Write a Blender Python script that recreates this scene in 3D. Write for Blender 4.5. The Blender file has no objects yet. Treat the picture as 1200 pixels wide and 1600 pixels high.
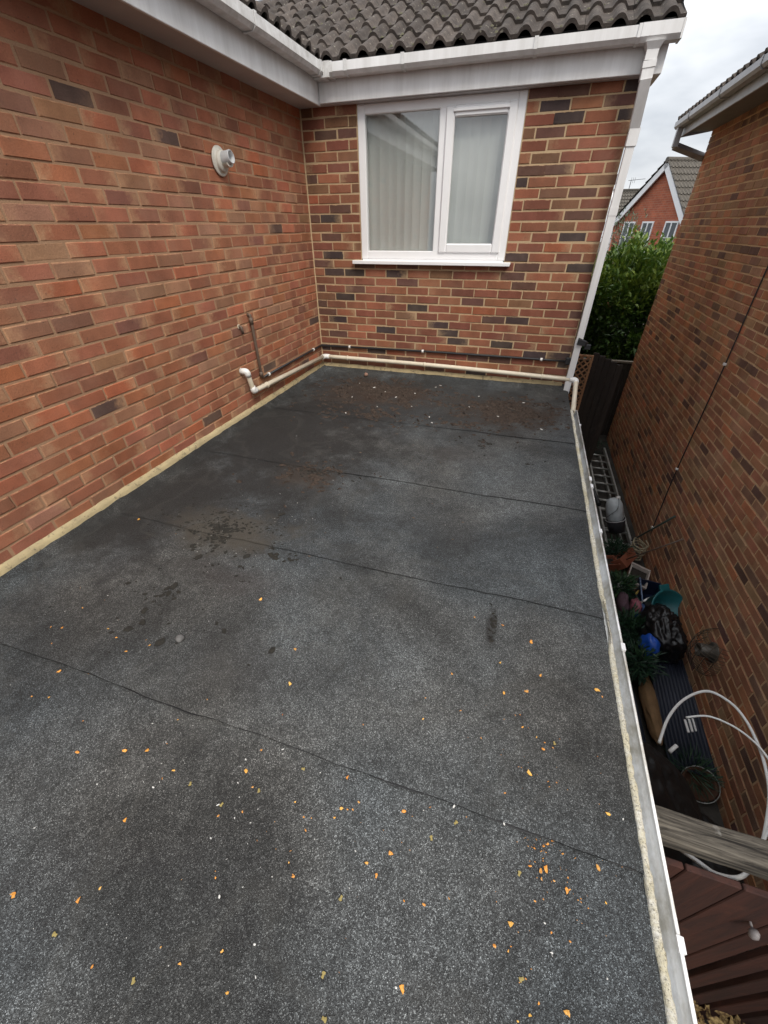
import bpy, bmesh, math, random
from mathutils import Vector, Matrix, noise
R = math.radians
random.seed(7)
sc = bpy.context.scene
col = sc.collection

# ------------------------------------------------------------------ camera
cam_d = bpy.data.cameras.new('camera'); cam = bpy.data.objects.new('camera', cam_d); col.objects.link(cam)
CX, CY, CZ = 2.193, -4.454, 1.330
PITCH, YAW, ROLL, FPX = 0.6226, 0.3134, -0.0079, 623.6
fw = Vector((-math.sin(YAW)*math.cos(PITCH), math.cos(YAW)*math.cos(PITCH), -math.sin(PITCH)))
rt = Vector((math.cos(YAW), math.sin(YAW), 0)); up = rt.cross(fw)
rt2 = rt*math.cos(ROLL)+up*math.sin(ROLL); up2 = -rt*math.sin(ROLL)+up*math.cos(ROLL)
m = Matrix((rt2, up2, -fw)).transposed().to_4x4(); m.translation = Vector((CX, CY, CZ))
cam.matrix_world = m
cam_d.sensor_fit = 'VERTICAL'; cam_d.sensor_height = 24.0; cam_d.lens = FPX/1600*24.0
cam_d.clip_start = 0.02; cam_d.clip_end = 500
sc.camera = cam

# ------------------------------------------------------------------ sky, sun, exposure
SUN_DIR = Vector((0.42, -0.50, 0.76)).normalized()
w = bpy.data.worlds.new('World'); sc.world = w; w.use_nodes = True
nt = w.node_tree; nt.nodes.clear()
def N(t, **k):
    n = nt.nodes.new(t)
    for a, b in k.items(): setattr(n, a, b)
    return n
out = N('ShaderNodeOutputWorld'); bg = N('ShaderNodeBackground')
sky = N('ShaderNodeTexSky', sky_type='NISHITA'); sky.sun_disc = False
sky.sun_elevation = math.asin(SUN_DIR.z); sky.sun_rotation = math.atan2(SUN_DIR.x, SUN_DIR.y); sky.dust_density = 4
tc = N('ShaderNodeTexCoord'); sep = N('ShaderNodeSeparateXYZ')
mp = N('ShaderNodeMapping'); mp.inputs['Scale'].default_value = (1, 1, 2.6)
n1 = N('ShaderNodeTexNoise'); n1.inputs['Scale'].default_value = 2.6; n1.inputs['Detail'].default_value = 5; n1.inputs['Roughness'].default_value = .55
cr = N('ShaderNodeValToRGB')
cr.color_ramp.elements[0].position = .36; cr.color_ramp.elements[0].color = (.48, .51, .555, 1)
cr.color_ramp.elements[1].position = .62; cr.color_ramp.elements[1].color = (.87, .885, .905, 1)
mr = N('ShaderNodeMapRange'); mr.inputs['From Min'].default_value = 0; mr.inputs['From Max'].default_value = 1
mr.inputs['To Min'].default_value = 0.88; mr.inputs['To Max'].default_value = 2.1      # an overcast sky is brighter overhead
mul = N('ShaderNodeMix', data_type='RGBA', blend_type='MULTIPLY'); mul.inputs[0].default_value = 1
scl = N('ShaderNodeMix', data_type='RGBA', blend_type='MULTIPLY'); scl.inputs[0].default_value = 1; scl.inputs[7].default_value = (.1, .1, .1, 1)
mix = N('ShaderNodeMix', data_type='RGBA'); mix.inputs[0].default_value = .12
L = nt.links.new
L(tc.outputs['Generated'], mp.inputs[0]); L(mp.outputs[0], n1.inputs['Vector']); L(n1.outputs['Fac'], cr.inputs[0])
L(tc.outputs['Generated'], sep.inputs[0]); L(sep.outputs['Z'], mr.inputs[0])
L(cr.outputs[0], mul.inputs[6]); L(mr.outputs[0], mul.inputs[7])
L(sky.outputs[0], scl.inputs[6]); L(mul.outputs[2], mix.inputs[6]); L(scl.outputs[2], mix.inputs[7])
L(mix.outputs[2], bg.inputs[0]); bg.inputs[1].default_value = 0.80; L(bg.outputs[0], out.inputs[0])

sun_d = bpy.data.lights.new('sun', 'SUN'); sun_d.energy = 1.5; sun_d.angle = R(22); sun_d.color = (1, .93, .83)
sun = bpy.data.objects.new('sun', sun_d); col.objects.link(sun)
sun.rotation_euler = (-SUN_DIR).to_track_quat('-Z', 'Y').to_euler()
sc.view_settings.view_transform = 'Standard'; sc.view_settings.look = 'None'
sc.view_settings.gamma = 1; sc.view_settings.use_curve_mapping = False
sc.view_settings.exposure = 0.76
sc.cycles.max_bounces = 6; sc.cycles.diffuse_bounces = 3; sc.cycles.glossy_bounces = 3; sc.cycles.transparent_max_bounces = 8; sc.cycles.caustics_reflective = False; sc.cycles.caustics_refractive = False

# ------------------------------------------------------------------ material helpers
class NT:
    def __init__(s, name):
        s.m = bpy.data.materials.new(name); s.m.use_nodes = True; s.t = s.m.node_tree; s.t.nodes.clear()
        s.o = s.n('ShaderNodeOutputMaterial'); s.b = s.n('ShaderNodeBsdfPrincipled'); s.l(s.b.outputs[0], s.o.inputs[0])
    def n(s, t, **k):
        x = s.t.nodes.new(t)
        for a, b in k.items(): setattr(x, a, b)
        return x
    def l(s, a, b): s.t.links.new(a, b)
    def pos(s):
        return s.n('ShaderNodeNewGeometry').outputs['Position']
    def noise(s, scale, detail=4, rough=.55, vec=None, dist=0):
        x = s.n('ShaderNodeTexNoise'); x.inputs['Scale'].default_value = scale; x.inputs['Detail'].default_value = detail
        x.inputs['Roughness'].default_value = rough; x.inputs['Distortion'].default_value = dist
        s.l(vec if vec is not None else s.pos(), x.inputs['Vector']); return x.outputs['Fac']
    def scaled(s, sx, sy, sz, vec=None):
        x = s.n('ShaderNodeMapping'); x.inputs['Scale'].default_value = (sx, sy, sz); s.l(vec if vec is not None else s.pos(), x.inputs[0]); return x.outputs[0]
    def ramp(s, f, *stops):
        x = s.n('ShaderNodeValToRGB'); e = x.color_ramp.elements
        while len(e) < len(stops): e.new(.5)
        for i, (p, c) in enumerate(stops):
            e[i].position = p; e[i].color = (c, c, c, 1) if not hasattr(c, '__len__') else (*c[:3], 1)
        s.l(f, x.inputs[0]); return x.outputs[0]
    def mix(s, f, a, b, mode='MIX'):
        x = s.n('ShaderNodeMix', data_type='RGBA', blend_type=mode)
        for v, i in ((f, 0), (a, 6), (b, 7)):
            if hasattr(v, 'is_linked'): s.l(v, x.inputs[i])
            elif i == 0: x.inputs[0].default_value = v
            else: x.inputs[i].default_value = (v, v, v, 1) if not hasattr(v, '__len__') else (*v[:3], 1)
        return x.outputs[2]
    def math(s, op, a, b=None):
        x = s.n('ShaderNodeMath', operation=op)
        for v, i in ((a, 0), (b, 1)):
            if v is None: continue
            if hasattr(v, 'is_linked'): s.l(v, x.inputs[i])
            else: x.inputs[i].default_value = v
        return x.outputs[0]
    def color(s, c):
        if hasattr(c, 'is_linked'): s.l(c, s.b.inputs['Base Color'])
        else: s.b.inputs['Base Color'].default_value = (*c[:3], 1)
    def rough(s, r):
        if hasattr(r, 'is_linked'): s.l(r, s.b.inputs['Roughness'])
        else: s.b.inputs['Roughness'].default_value = r
    def bump(s, h, strength=.5, dist=.002):
        x = s.n('ShaderNodeBump'); x.inputs['Strength'].default_value = strength; x.inputs['Distance'].default_value = dist
        s.l(h, x.inputs['Height']); s.l(x.outputs[0], s.b.inputs['Normal'])

def brick_mat(name, attr, tan=(.40, .27, .155), end=.55, dirt=.0):
    k = NT(name)
    if attr:
        a = k.n('ShaderNodeAttribute', attribute_name='brickcol'); C = a.outputs['Color']; A = a.outputs['Alpha']
    else:
        a = k.n('ShaderNodeObjectInfo'); C = a.outputs['Color']; A = a.outputs['Alpha']
    uv = k.n('ShaderNodeUVMap'); sp = k.n('ShaderNodeSeparateXYZ'); k.l(uv.outputs[0], sp.inputs[0])
    u = sp.outputs['X']
    flip = k.math('GREATER_THAN', A, .5)
    u1 = k.math('SUBTRACT', 1, u)
    ue = k.math('ADD', k.math('MULTIPLY', flip, u), k.math('MULTIPLY', k.math('SUBTRACT', 1, flip), u1))
    nz = k.noise(26, 3, .65)
    wob = k.math('ADD', ue, k.math('MULTIPLY', k.math('SUBTRACT', nz, .5), .9))
    em = k.ramp(wob, (.62, 0), (1.0, 1))
    # how strongly this brick shows the sand-faced end
    frac = k.math('FRACT', k.math('MULTIPLY', A, 7.31))
    amt = k.math('MULTIPLY', k.ramp(frac, (1-end-.1, 0), (1-end+.35, .8)), em)
    c = k.mix(amt, C, tan)
    big = k.noise(9, 2)
    fine = k.noise(160, 3, .7)
    v = k.math('ADD', k.math('MULTIPLY', k.ramp(big, (.3, .78), (.7, 1.18)), .6), k.math('MULTIPLY', k.ramp(fine, (.25, .6), (.75, 1.4)), .4))
    c = k.mix(1, c, v, 'MULTIPLY')
    fl = k.ramp(k.noise(70, 2, .6), (.66, 0), (.74, 1))
    c = k.mix(k.math('MULTIPLY', fl, .55), c, (.05, .035, .03))
    c = k.mix(1, c, k.ramp(k.noise(1.6, 3, .6, k.scaled(1.6, 1.6, .35)), (.35, .84), (.65, 1.12)), 'MULTIPLY')   # old run-off streaks
    ef = k.ramp(k.noise(3.2, 3, .7), (.48, 0), (.70, 1))       # pale bloom
    c = k.mix(k.math('MULTIPLY', ef, .08), c, (.5, .38, .28))
    ev = k.math('MINIMUM', k.math('MULTIPLY', sp.outputs['Y'], .065), k.math('MULTIPLY', k.math('SUBTRACT', 1, sp.outputs['Y']), .065))
    eu = k.math('MINIMUM', k.math('MULTIPLY', u, .215), k.math('MULTIPLY', u1, .215))
    ed = k.math('ADD', k.math('MINIMUM', ev, eu), k.math('MULTIPLY', k.math('SUBTRACT', nz, .52), .026))
    c = k.mix(k.ramp(k.math('MULTIPLY', ed, 100), (.0, .75), (.28, 0)), c, tan)
    k.color(c); k.rough(.88); k.b.inputs['Specular IOR Level'].default_value = .3
    k.bump(k.noise(110, 4, .75), .8, .003)
    return k.m
def mortar_mat(name, c0, c1):
    k = NT(name)
    c = k.mix(k.ramp(k.noise(5, 5, .65), (.3, 0), (.7, 1)), c0, c1)
    c = k.mix(1, c, k.ramp(k.noise(300, 3, .7), (.25, .65), (.75, 1.3)), 'MULTIPLY')
    k.color(c); k.rough(.95); k.bump(k.noise(180, 4, .7), .8, .003); return k.m
def plain(name, c, rough=.5, var=.25, scale=8, bump=.0, metal=0, spec=.5, c2=None, streak=False):
    k = NT(name)
    vec = k.scaled(1, 1, .12) if streak else None
    f = k.ramp(k.noise(scale, 5, .65, vec), (.3, 0), (.72, 1))
    c2 = c2 or tuple(x*(1-var) for x in c)
    k.color(k.mix(f, c, c2)); k.rough(rough); k.b.inputs['Metallic'].default_value = metal; k.b.inputs['Specular IOR Level'].default_value = spec
    if bump: k.bump(k.noise(scale*12, 4, .65), bump, .003)
    return k.m

MAT = {}
MAT['brick'] = brick_mat('brick_back', False, end=.22)
MAT['brick_left'] = brick_mat('brick_left', False, tan=(.42, .235, .130), end=.7)
MAT['brick_left_a'] = brick_mat('brick_left_joined', True, tan=(.42, .235, .130), end=.7)
MAT['brick_n'] = brick_mat('brick_neighbour', False, tan=(.34, .22, .12), end=.4)
MAT['brick_n_a'] = brick_mat('brick_neighbour_joined', True, tan=(.34, .22, .12), end=.4)
MAT['mortar'] = mortar_mat('mortar_back', (.42, .295, .175), (.49, .36, .215))
MAT['mortar_left'] = mortar_mat('mortar_left', (.315, .180, .102), (.385, .235, .138))
MAT['mortar_n'] = mortar_mat('mortar_neighbour', (.44, .275, .15), (.52, .34, .19))
k = NT('mortar_fillet'); c = k.mix(k.ramp(k.noise(6, 5, .7), (.3, 0), (.7, 1)), (.52, .42, .235), (.36, .29, .17)); c = k.mix(k.ramp(k.noise(28, 5, .75), (.55, 0), (.66, .8)), c, (.10, .085, .06)); k.color(c); k.rough(.95); k.bump(k.noise(120, 4, .7), .9, .005); MAT['fillet'] = k.m
MAT['upvc'] = plain('white_upvc', (.84, .84, .845), .32, .06, 6)
MAT['upvc_d'] = plain('weathered_upvc', (.80, .80, .80), .42, 0, 9, c2=(.60, .59, .575), streak=True)
MAT['gutter_d'] = plain('grimy_upvc', (.76, .76, .76), .45, 0, 14, c2=(.46, .45, .43))
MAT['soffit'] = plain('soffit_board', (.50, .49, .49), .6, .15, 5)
MAT['waste'] = plain('aged_cream_plastic', (.72, .66, .54), .4, .0, 10, c2=(.62, .54, .40))
MAT['elbow'] = plain('newer_white_plastic', (.80, .79, .76), .35, .06, 10)
MAT['black_pl'] = plain('black_plastic', (.02, .02, .022), .45, .3, 10)
MAT['brown_pipe'] = plain('rusty_brown_pipe', (.085, .06, .045), .6, 0, 30, .3, c2=(.15, .10, .07))
MAT['dark'] = plain('dark_lead', (.035, .036, .04), .7, .3, 10)

# ------------------------------------------------------------------ mesh helpers
class MB:
    def __init__(s): s.v = []; s.f = []; s.uv = []; s.sm = []
    def add(s, vs, fs, uvs=None, smooth=False):
        o = len(s.v); s.v += [tuple(x) for x in vs]
        for i, f in enumerate(fs):
            s.f.append([a+o for a in f]); s.sm.append(smooth)
            s.uv.append(uvs[i] if uvs else [(0, 0)]*len(f))
        return s
    def box(s, a, b, M=None):
        (x0, y0, z0), (x1, y1, z1) = a, b
        vs = [Vector(p) for p in ((x0,y0,z0),(x1,y0,z0),(x1,y1,z0),(x0,y1,z0),(x0,y0,z1),(x1,y0,z1),(x1,y1,z1),(x0,y1,z1))]
        if M is not None: vs = [M @ p for p in vs]
        return s.add(vs, [(0,3,2,1),(4,5,6,7),(0,1,5,4),(1,2,6,5),(2,3,7,6),(3,0,4,7)])
    def bbox(s, a, b, bev=.004, M=None):
        """box with chamfered edges"""
        bm = bmesh.new(); bmesh.ops.create_cube(bm, size=1)
        for q in bm.verts: q.co = Vector([(a[i]+b[i])/2 + q.co[i]*(b[i]-a[i]) for i in range(3)])
        bmesh.ops.bevel(bm, geom=list(bm.edges), offset=bev, segments=1, affect='EDGES')
        return s.bm(bm, M)
    def bm(s, bm, M=None, smooth=False):
        bm.verts.ensure_lookup_table(); bm.verts.index_update()
        s.add([(M @ q.co) if M is not None else q.co.copy() for q in bm.verts], [[q.index for q in f.verts] for f in bm.faces], smooth=smooth)
        bm.free(); return s
    def tube(s, pts, r, n=12, cap=True, closed=False, smooth=True):
        pts = [Vector(p) for p in pts]; k = len(pts)
        rr = r if hasattr(r, '__len__') else [r]*k
        t0 = (pts[1]-pts[0]).normalized(); a = t0.orthogonal().normalized(); vs = []
        for i, p in enumerate(pts):
            if closed: t = (pts[(i+1) % k]-pts[i-1]).normalized()
            else: t = ((pts[i+1] if i < k-1 else p)-(pts[i-1] if i else p)).normalized()
            a = (a - t*a.dot(t)).normalized(); b = t.cross(a)
            vs += [p + (a*math.cos(2*math.pi*j/n)+b*math.sin(2*math.pi*j/n))*rr[i] for j in range(n)]
        fs = []
        for i in range(k if closed else k-1):
            i2 = (i+1) % k
            for j in range(n): fs.append((i*n+j, i*n+(j+1) % n, i2*n+(j+1) % n, i2*n+j))
        s.add(vs, fs, smooth=smooth)
        if cap and not closed:
            o = len(s.v)-len(vs)
            s.f.append([o+j for j in range(n)][::-1]); s.sm.append(False); s.uv.append([(0,0)]*n)
            s.f.append([o+(k-1)*n+j for j in range(n)]); s.sm.append(False); s.uv.append([(0,0)]*n)
        return s
    def lathe(s, prof, M=None, n=20, smooth=True):
        """prof: (radius, height) pairs, revolved about local z"""
        vs = []
        for (r, z) in prof:
            vs += [Vector((r*math.cos(2*math.pi*j/n), r*math.sin(2*math.pi*j/n), z)) for j in range(n)]
        if M is not None: vs = [M @ p for p in vs]
        fs = [(i*n+j, i*n+(j+1) % n, (i+1)*n+(j+1) % n, (i+1)*n+j) for i in range(len(prof)-1) for j in range(n)]
        return s.add(vs, fs, smooth=smooth)
    def extrude(s, prof, p0, p1, ax, ay, cap=True, smooth=False):
        """prof (a, b) swept straight from p0 to p1, a along ax and b along ay"""
        p0, p1, ax, ay = map(Vector, (p0, p1, ax, ay)); n = len(prof)
        vs = [p0+ax*a+ay*b for a, b in prof]+[p1+ax*a+ay*b for a, b in prof]
        s.add(vs, [(i, (i+1) % n, n+(i+1) % n, n+i) for i in range(n)], smooth=smooth)
        if cap:
            o = len(s.v)-2*n
            for f in ([o+i for i in range(n)][::-1], [o+n+i for i in range(n)]): s.f.append(f); s.sm.append(False); s.uv.append([(0,0)]*n)
        return s
    def mesh(s, name):
        me = bpy.data.meshes.new(name); me.from_pydata(s.v, [], s.f)
        me.polygons.foreach_set('use_smooth', s.sm)
        if any(any(p != (0, 0) for p in u) for u in s.uv):
            l = me.uv_layers.new(name='UVMap'); l.data.foreach_set('uv', [c for u in s.uv for p in u for c in p])
        me.update(); return me
    def build(s, name, mat, parent=None, loc=None, **tags):
        me = s.mesh(name); me.materials.append(MAT[mat] if isinstance(mat, str) else mat)
        return link(name, me, parent, **tags)
def link(name, me, parent=None, **tags):
    o = bpy.data.objects.new(name, me); col.objects.link(o)
    if parent is not None: o.parent = parent
    for k, v in tags.items(): o[k] = v
    return o
def thing(name, label, category, loc=(0, 0, 0), group=None):
    o = bpy.data.objects.new(name, None); col.objects.link(o); o.empty_display_size = .1
    # parts are built in world coordinates, so the empty marks the base and stays unrotated
    o['label'] = label; o['category'] = category
    if group: o['group'] = group
    return o
def curve_pts(ctrl, n=8, closed=False):
    """Catmull-Rom through control points"""
    P = [Vector(p) for p in ctrl]; k = len(P); outp = []
    rng = range(k) if closed else range(k-1)
    for i in rng:
        if closed: p0, p1, p2, p3 = P[i-1], P[i], P[(i+1) % k], P[(i+2) % k]
        else: p0, p1, p2, p3 = P[max(i-1, 0)], P[i], P[i+1], P[min(i+2, k-1)]
        for j in range(n):
            t = j/n
            outp.append(.5*((2*p1)+(p2-p0)*t+(2*p0-5*p1+4*p2-p3)*t*t+(3*p1-p0-3*p2+p3)*t**3))
    if not closed: outp.append(P[-1])
    return outp
def fillet_path(pts, r=.04, n=5):
    """polyline with rounded corners"""
    P = [Vector(p) for p in pts]; o = [P[0]]
    for i in range(1, len(P)-1):
        a = (P[i-1]-P[i]); b = (P[i+1]-P[i]); d = min(r, a.length*.45, b.length*.45)
        a = P[i]+a.normalized()*d; b = P[i]+b.normalized()*d
        for j in range(n+1):
            t = j/n; o.append(a*(1-t)**2+P[i]*2*t*(1-t)+b*t*t)
    o.append(P[-1]); return o

# ------------------------------------------------------------------ brickwork
BL, BH, PL, PH = .217, .0665, .225, .075
_bm = {}
def brick_geo(Lh, var):
    """front at local y=0 facing -y; x along the brick, z up; corners a little uneven"""
    rr = random.Random(var*97+int(Lh*1000))
    j = lambda a: rr.uniform(-a, a)
    b = .0045; D = .05; H = BH
    ring = []
    for (y, ins) in ((D, 0), (b, 0), (0, b)):
        ring.append([(ins+j(.0016), y, ins+j(.0016)), (Lh-ins+j(.0016), y, ins+j(.0016)), (Lh-ins+j(.0016), y, H-ins+j(.0016)), (ins+j(.0016), y, H-ins+j(.0016))])
    vs = ring[0]+ring[1]+ring[2]
    fs = [(8, 9, 10, 11)]
    for a, c in ((0, 4), (4, 8)):
        for i in range(4):
            i2 = (i+1) % 4; fs.append((a+i, a+i2, c+i2, c+i))
    uvs = [[(vs[i][0]/Lh*.98+.01, vs[i][2]/H*.98+.01) for i in f] for f in fs]
    return vs, fs, uvs
def brick_mesh(Lh, var, mat):
    key = (round(Lh, 3), var, mat)
    if key not in _bm:
        mb = MB(); mb.add(*brick_geo(key[0], var)); me = mb.mesh('brick'); me.materials.append(MAT[mat]); _bm[key] = me
    return _bm[key]
def pick(pal, rr):
    tot = sum(p[0] for p in pal); x = rr.random()*tot
    for wgt, c in pal:
        x -= wgt
        if x <= 0: break
    f = rr.uniform(.86, 1.14)
    return [max(.01, q*f*rr.uniform(.94, 1.06)) for q in c]+[rr.random()]
def lay(wall, origin, rotz, length, courses, phase, holes, pal, mat, mat_a, keep, seed, zbase=0.0):
    """stretcher bond bricks on the face of wall; `keep` = function giving the share a brick takes of the picture"""
    rr = random.Random(seed); M0 = Matrix.Translation(origin) @ Matrix.Rotation(rotz, 4, 'Z')
    items = []
    for r in range(courses):
        z = zbase + r*PH + .0042
        off = phase(r) + rr.uniform(-.006, .006)
        x = -off
        while x < length:
            segs = [(max(x+.0042, .004), min(x+PL-.0042, length-.004))]
            for (h0, h1, z0, z1) in holes:
                if z+BH > z0+.02 and z < z1-.02:
                    new = []
                    for a, b in segs:
                        if b <= h0 or a >= h1: new.append((a, b)); continue
                        if a < h0: new.append((a, h0-.004))
                        if b > h1: new.append((h1+.004, b))
                    segs = new
            for a, b in segs:
                Lh = round(b-a+rr.uniform(-.002, .002), 3)
                if Lh < .025: continue
                if Lh > .2: Lh = .2145+round(rr.uniform(0, 2))*.0015
                M = M0 @ Matrix.Translation((a, rr.uniform(-.0022, .0022), z+rr.uniform(-.0022, .0022))) @ Matrix.Rotation(rr.uniform(-.006, .006), 4, 'Y') @ Matrix.Rotation(rr.uniform(-.008, .008), 4, 'Z')
                c = pick(pal, rr)
                ctr = M @ Vector((Lh/2, 0, BH/2))
                items.append((keep(ctr), Lh, rr.randrange(3), M, c))
            x += PL
    items.sort(key=lambda t: -t[0])
    for sc_, Lh, v, M, c in items[:300]:
        o = bpy.data.objects.new('brick', brick_mesh(Lh, v, mat)); col.objects.link(o); o.parent = wall
        o.matrix_local = M; o.color = c
    rest = items[300:]
    if rest:
        mb = MB(); cols = []
        for sc_, Lh, v, M, c in rest:
            vs, fs, uvs = brick_geo(Lh, v)
            mb.add([M @ Vector(p) for p in vs], fs, uvs); cols += [c]*len(fs)
        me = mb.mesh('brickwork'); a = me.attributes.new('brickcol', 'FLOAT_COLOR', 'FACE')
        a.data.foreach_set('color', [q for c in cols for q in c]); me.materials.append(MAT[mat_a])
        link('brickwork', me, wall, kind='stuff')
cpos = Vector((CX, CY, CZ))
def share(nrm):
    nrm = Vector(nrm)
    def f(p):
        d = p-cpos; D = d.dot(fw)
        if D < .05: return 0
        u, v = d.dot(rt2)/D*FPX, d.dot(up2)/D*FPX
        if abs(u) > 640 or abs(v) > 840: return 0
        return abs(d.normalized().dot(nrm))/d.length_squared / (D/d.length)**3
    return f

PAL_BACK = [(5, (.240, .090, .053)), (5, (.198, .074, .047)), (4, (.268, .106, .060)), (1.8, (.19, .096, .054)), (2.2, (.064, .044, .040)), (2.2, (.118, .060, .045)), (1.0, (.285, .094, .048))]
PAL_LEFT = [(6, (.310, .118, .066)), (5, (.265, .104, .062)), (5, (.335, .122, .064)), (1.5, (.28, .132, .076)), (1.0, (.30, .150, .092)), (.35, (.105, .062, .050)), (1.5, (.36, .122, .058)), (1.2, (.215, .092, .060))]
PAL_N = [(5, (.325, .138, .078)), (4, (.270, .122, .070)), (3, (.375, .152, .076)), (3, (.31, .172, .096)), (.9, (.125, .064, .048)), (1.1, (.40, .160, .076)), (1.3, (.19, .100, .066))]

W = 2.70            # width of the back wall
GZ = -2.15          # ground
SOF = 2.165         # soffit level
# ================================================================== the ground
gm = MB(); gm.add([(-60, -60, GZ), (60, -60, GZ), (60, 120, GZ), (-60, 120, GZ)], [(0, 1, 2, 3)])
k = NT('old_concrete'); f = k.noise(3, 6, .7)
k.color(k.mix(k.ramp(f, (.35, 0), (.65, 1)), (.022, .018, .014), (.055, .048, .040))); k.rough(.9); k.bump(k.noise(40, 5, .7), .6, .01)
gm.build('ground', k.m, kind='structure')

# ================================================================== the house
house = thing('brick_house', 'red brick house with white window and brown tiled roof around the flat roof', 'house')
def wall_part(boxes, mat): 
    mb = MB()
    for a, b in boxes: mb.box(a, b)
    return mb.build('wall', mat, house)
REC = .0035         # mortar sits this far behind the brick faces
WX0, WX1, WZ0, WZ1 = .535, 1.930, 1.06, 2.166
back = wall_part([((0, REC, GZ), (WX0, .25, SOF+.2)), ((WX1, REC, GZ), (W-REC, .25, SOF+.2)), ((WX0, REC, GZ), (WX1, .25, WZ0-.025)), ((WX0, REC, WZ1), (WX1, .25, SOF+.2))], 'mortar')
back['label'] = 'back wall with the white window'
left = wall_part([((-.30, -5.4, GZ), (-REC, .25, SOF+.2))], 'mortar_left')
left['label'] = 'side wall with the round flue'
lay(back, (0, 0, 0), 0, W, 29, lambda r: 0 if r % 2 else .1125, [(WX0, WX1, WZ0-.03, WZ1+.2)], PAL_BACK, 'brick', 'brick', share((0, -1, 0)), 11)
# left wall: local x runs along world +y, so start at the near end and end in the corner
NL = 24; LL = NL*PL
lay(left, (0, -LL, 0), math.pi/2, LL, 29, lambda r: .1125 if r % 2 else 0, [], PAL_LEFT, 'brick_left', 'brick_left_a', share((1, 0, 0)), 23)
# side wall of the house going away along the alley
sw = MB(); sw.box((W-.25, .252, GZ), (W-REC, 7.0, SOF+.2)); sw.build('wall', 'mortar', house)

# ---- eaves
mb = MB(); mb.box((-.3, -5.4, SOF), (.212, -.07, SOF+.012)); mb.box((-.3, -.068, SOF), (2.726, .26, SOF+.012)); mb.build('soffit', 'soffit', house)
mb = MB(); mb.bbox((.213, -5.4, SOF-.008), (.231, -.052, 2.385), .003); f1 = mb.build('fascia', 'upvc_d', house)
mb = MB(); mb.bbox((.2335, -.088, SOF+.004), (2.725, -.0705, 2.385), .003); f2 = mb.build('fascia', 'upvc_d', house)
mb = MB(); mb.bbox((2.727, -.09, SOF-.002), (2.80, .24, 2.42), .003); mb.build('fascia', 'upvc_d', house)
def gutter_profile(wd=.105, h=.075, t=.004):
    """square-section gutter with a small outer lip: a away from the fascia, b up"""
    o = [(0, h*.9), (0, .02), (.018, 0), (wd-.022, 0), (wd, .022), (wd, h), (wd-.010, h), (wd-.010, h-.004), (wd-t, h-.006), (wd-t, .023), (wd-.024, t), (.019, t), (t, .022), (t, h*.9)]
    return o
gp = gutter_profile()
GB = 2.302
mb = MB(); mb.extrude(gp, (.232, -5.4, GB), (.232, -.185, GB), (1, 0, 0), (0, 0, 1)); g1 = mb.build('gutter', 'gutter_d', house)
mb = MB(); mb.extrude(gp, (.345, -.089, GB), (2.775, -.089, GB), (0, -1, 0), (0, 0, 1)); g2 = mb.build('gutter', 'upvc_d', house)
def collar(p0, p1, ax, name='gutter_bracket', parent=None, big=1.06, mat='gutter_d'):
    q = [(-.001, .072), (-.001, .012), (.014, -.006), (.086, -.006), (.111, .018), (.111, .080), (.094, .080), (.094, .076), (.107, .076), (.107, .02), (.085, -.002), (.015, -.002), (.003, .014), (.003, .072)]
    mb = MB(); mb.extrude(q, p0, p1, ax, (0, 0, 1)); return mb.build(name, mat, parent)
for y in (-.245, -1.17, -2.05): collar((.232, y-.014, GB), (.232, y+.014, GB), (1, 0, 0), parent=g1)
for x in (.395, .52, .985, 1.945): collar((x-.013, -.089, GB), (x+.013, -.089, GB), (0, -1, 0), parent=g2)
# corner piece of the gutters
mb = MB(); mb.extrude([(a, b) for a, b in ((-.002, .074), (-.002, .01), (.013, -.008), (.113, -.008), (.113, .082), (.10, .082), (.10, .004), (.005, .004), (.005, .074))], (.232, -.20, GB), (.232, -.088, GB), (1, 0, 0), (0, 0, 1))
mb.box((.232, -.089-.005, GB+.004), (.34, -.089, GB+.07)); mb.extrude([(.0, .0), (.107, -.008), (.113, -.008), (.113, .082), (.104, .082), (.104, .0)], (.347, -.089, GB), (.385, -.089, GB), (0, -1, 0), (0, 0, 1)); mb.build('gutter_corner', 'gutter_d', house)
# outlet, end cap and downpipe
collar((2.58, -.089, GB), (2.60, -.089, GB), (0, -1, 0), parent=g2, mat='upvc_d')
ou = MB(); q = [(-.002, .078), (-.002, .012), (.016, -.004), (.088, -.004), (.1095, .020), (.1095, .081), (.095, .081), (.095, .075), (.1045, .075), (.1045, .022), (.087, .001), (.018, .001), (.002, .014), (.002, .078)]
ou.extrude(q, (2.602, -.089, GB), (2.835, -.089, GB), (0, -1, 0), (0, 0, 1))
ou.extrude([(-.003, .078), (-.003, -.006), (.1115, -.006), (.1115, .082)], (2.836, -.089, GB), (2.848, -.089, GB), (0, -1, 0), (0, 0, 1)); oo = ou.build('gutter_outlet', 'upvc_d', house)
dp = MB()
def sq(mb, p0, p1, h=.0325, h2=None):
    p0, p1 = Vector(p0), Vector(p1); t = (p1-p0).normalized(); a = Vector((1, 0, 0)); a = (a-t*a.dot(t)).normalized(); b = t.cross(a); h2 = h2 or h
    vs = [p0+a*i*h+b*j*h for i, j in ((-1,-1),(1,-1),(1,1),(-1,1))]+[p1+a*i*h2+b*j*h2 for i, j in ((-1,-1),(1,-1),(1,1),(-1,1))]
    mb.add(vs, [(0,3,2,1),(4,5,6,7),(0,1,5,4),(1,2,6,5),(2,3,7,6),(3,0,4,7)])
OX = 2.70
sq(dp, (OX, -.142, GB-.003), (OX, -.142, GB-.035), .056, .036)
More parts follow.
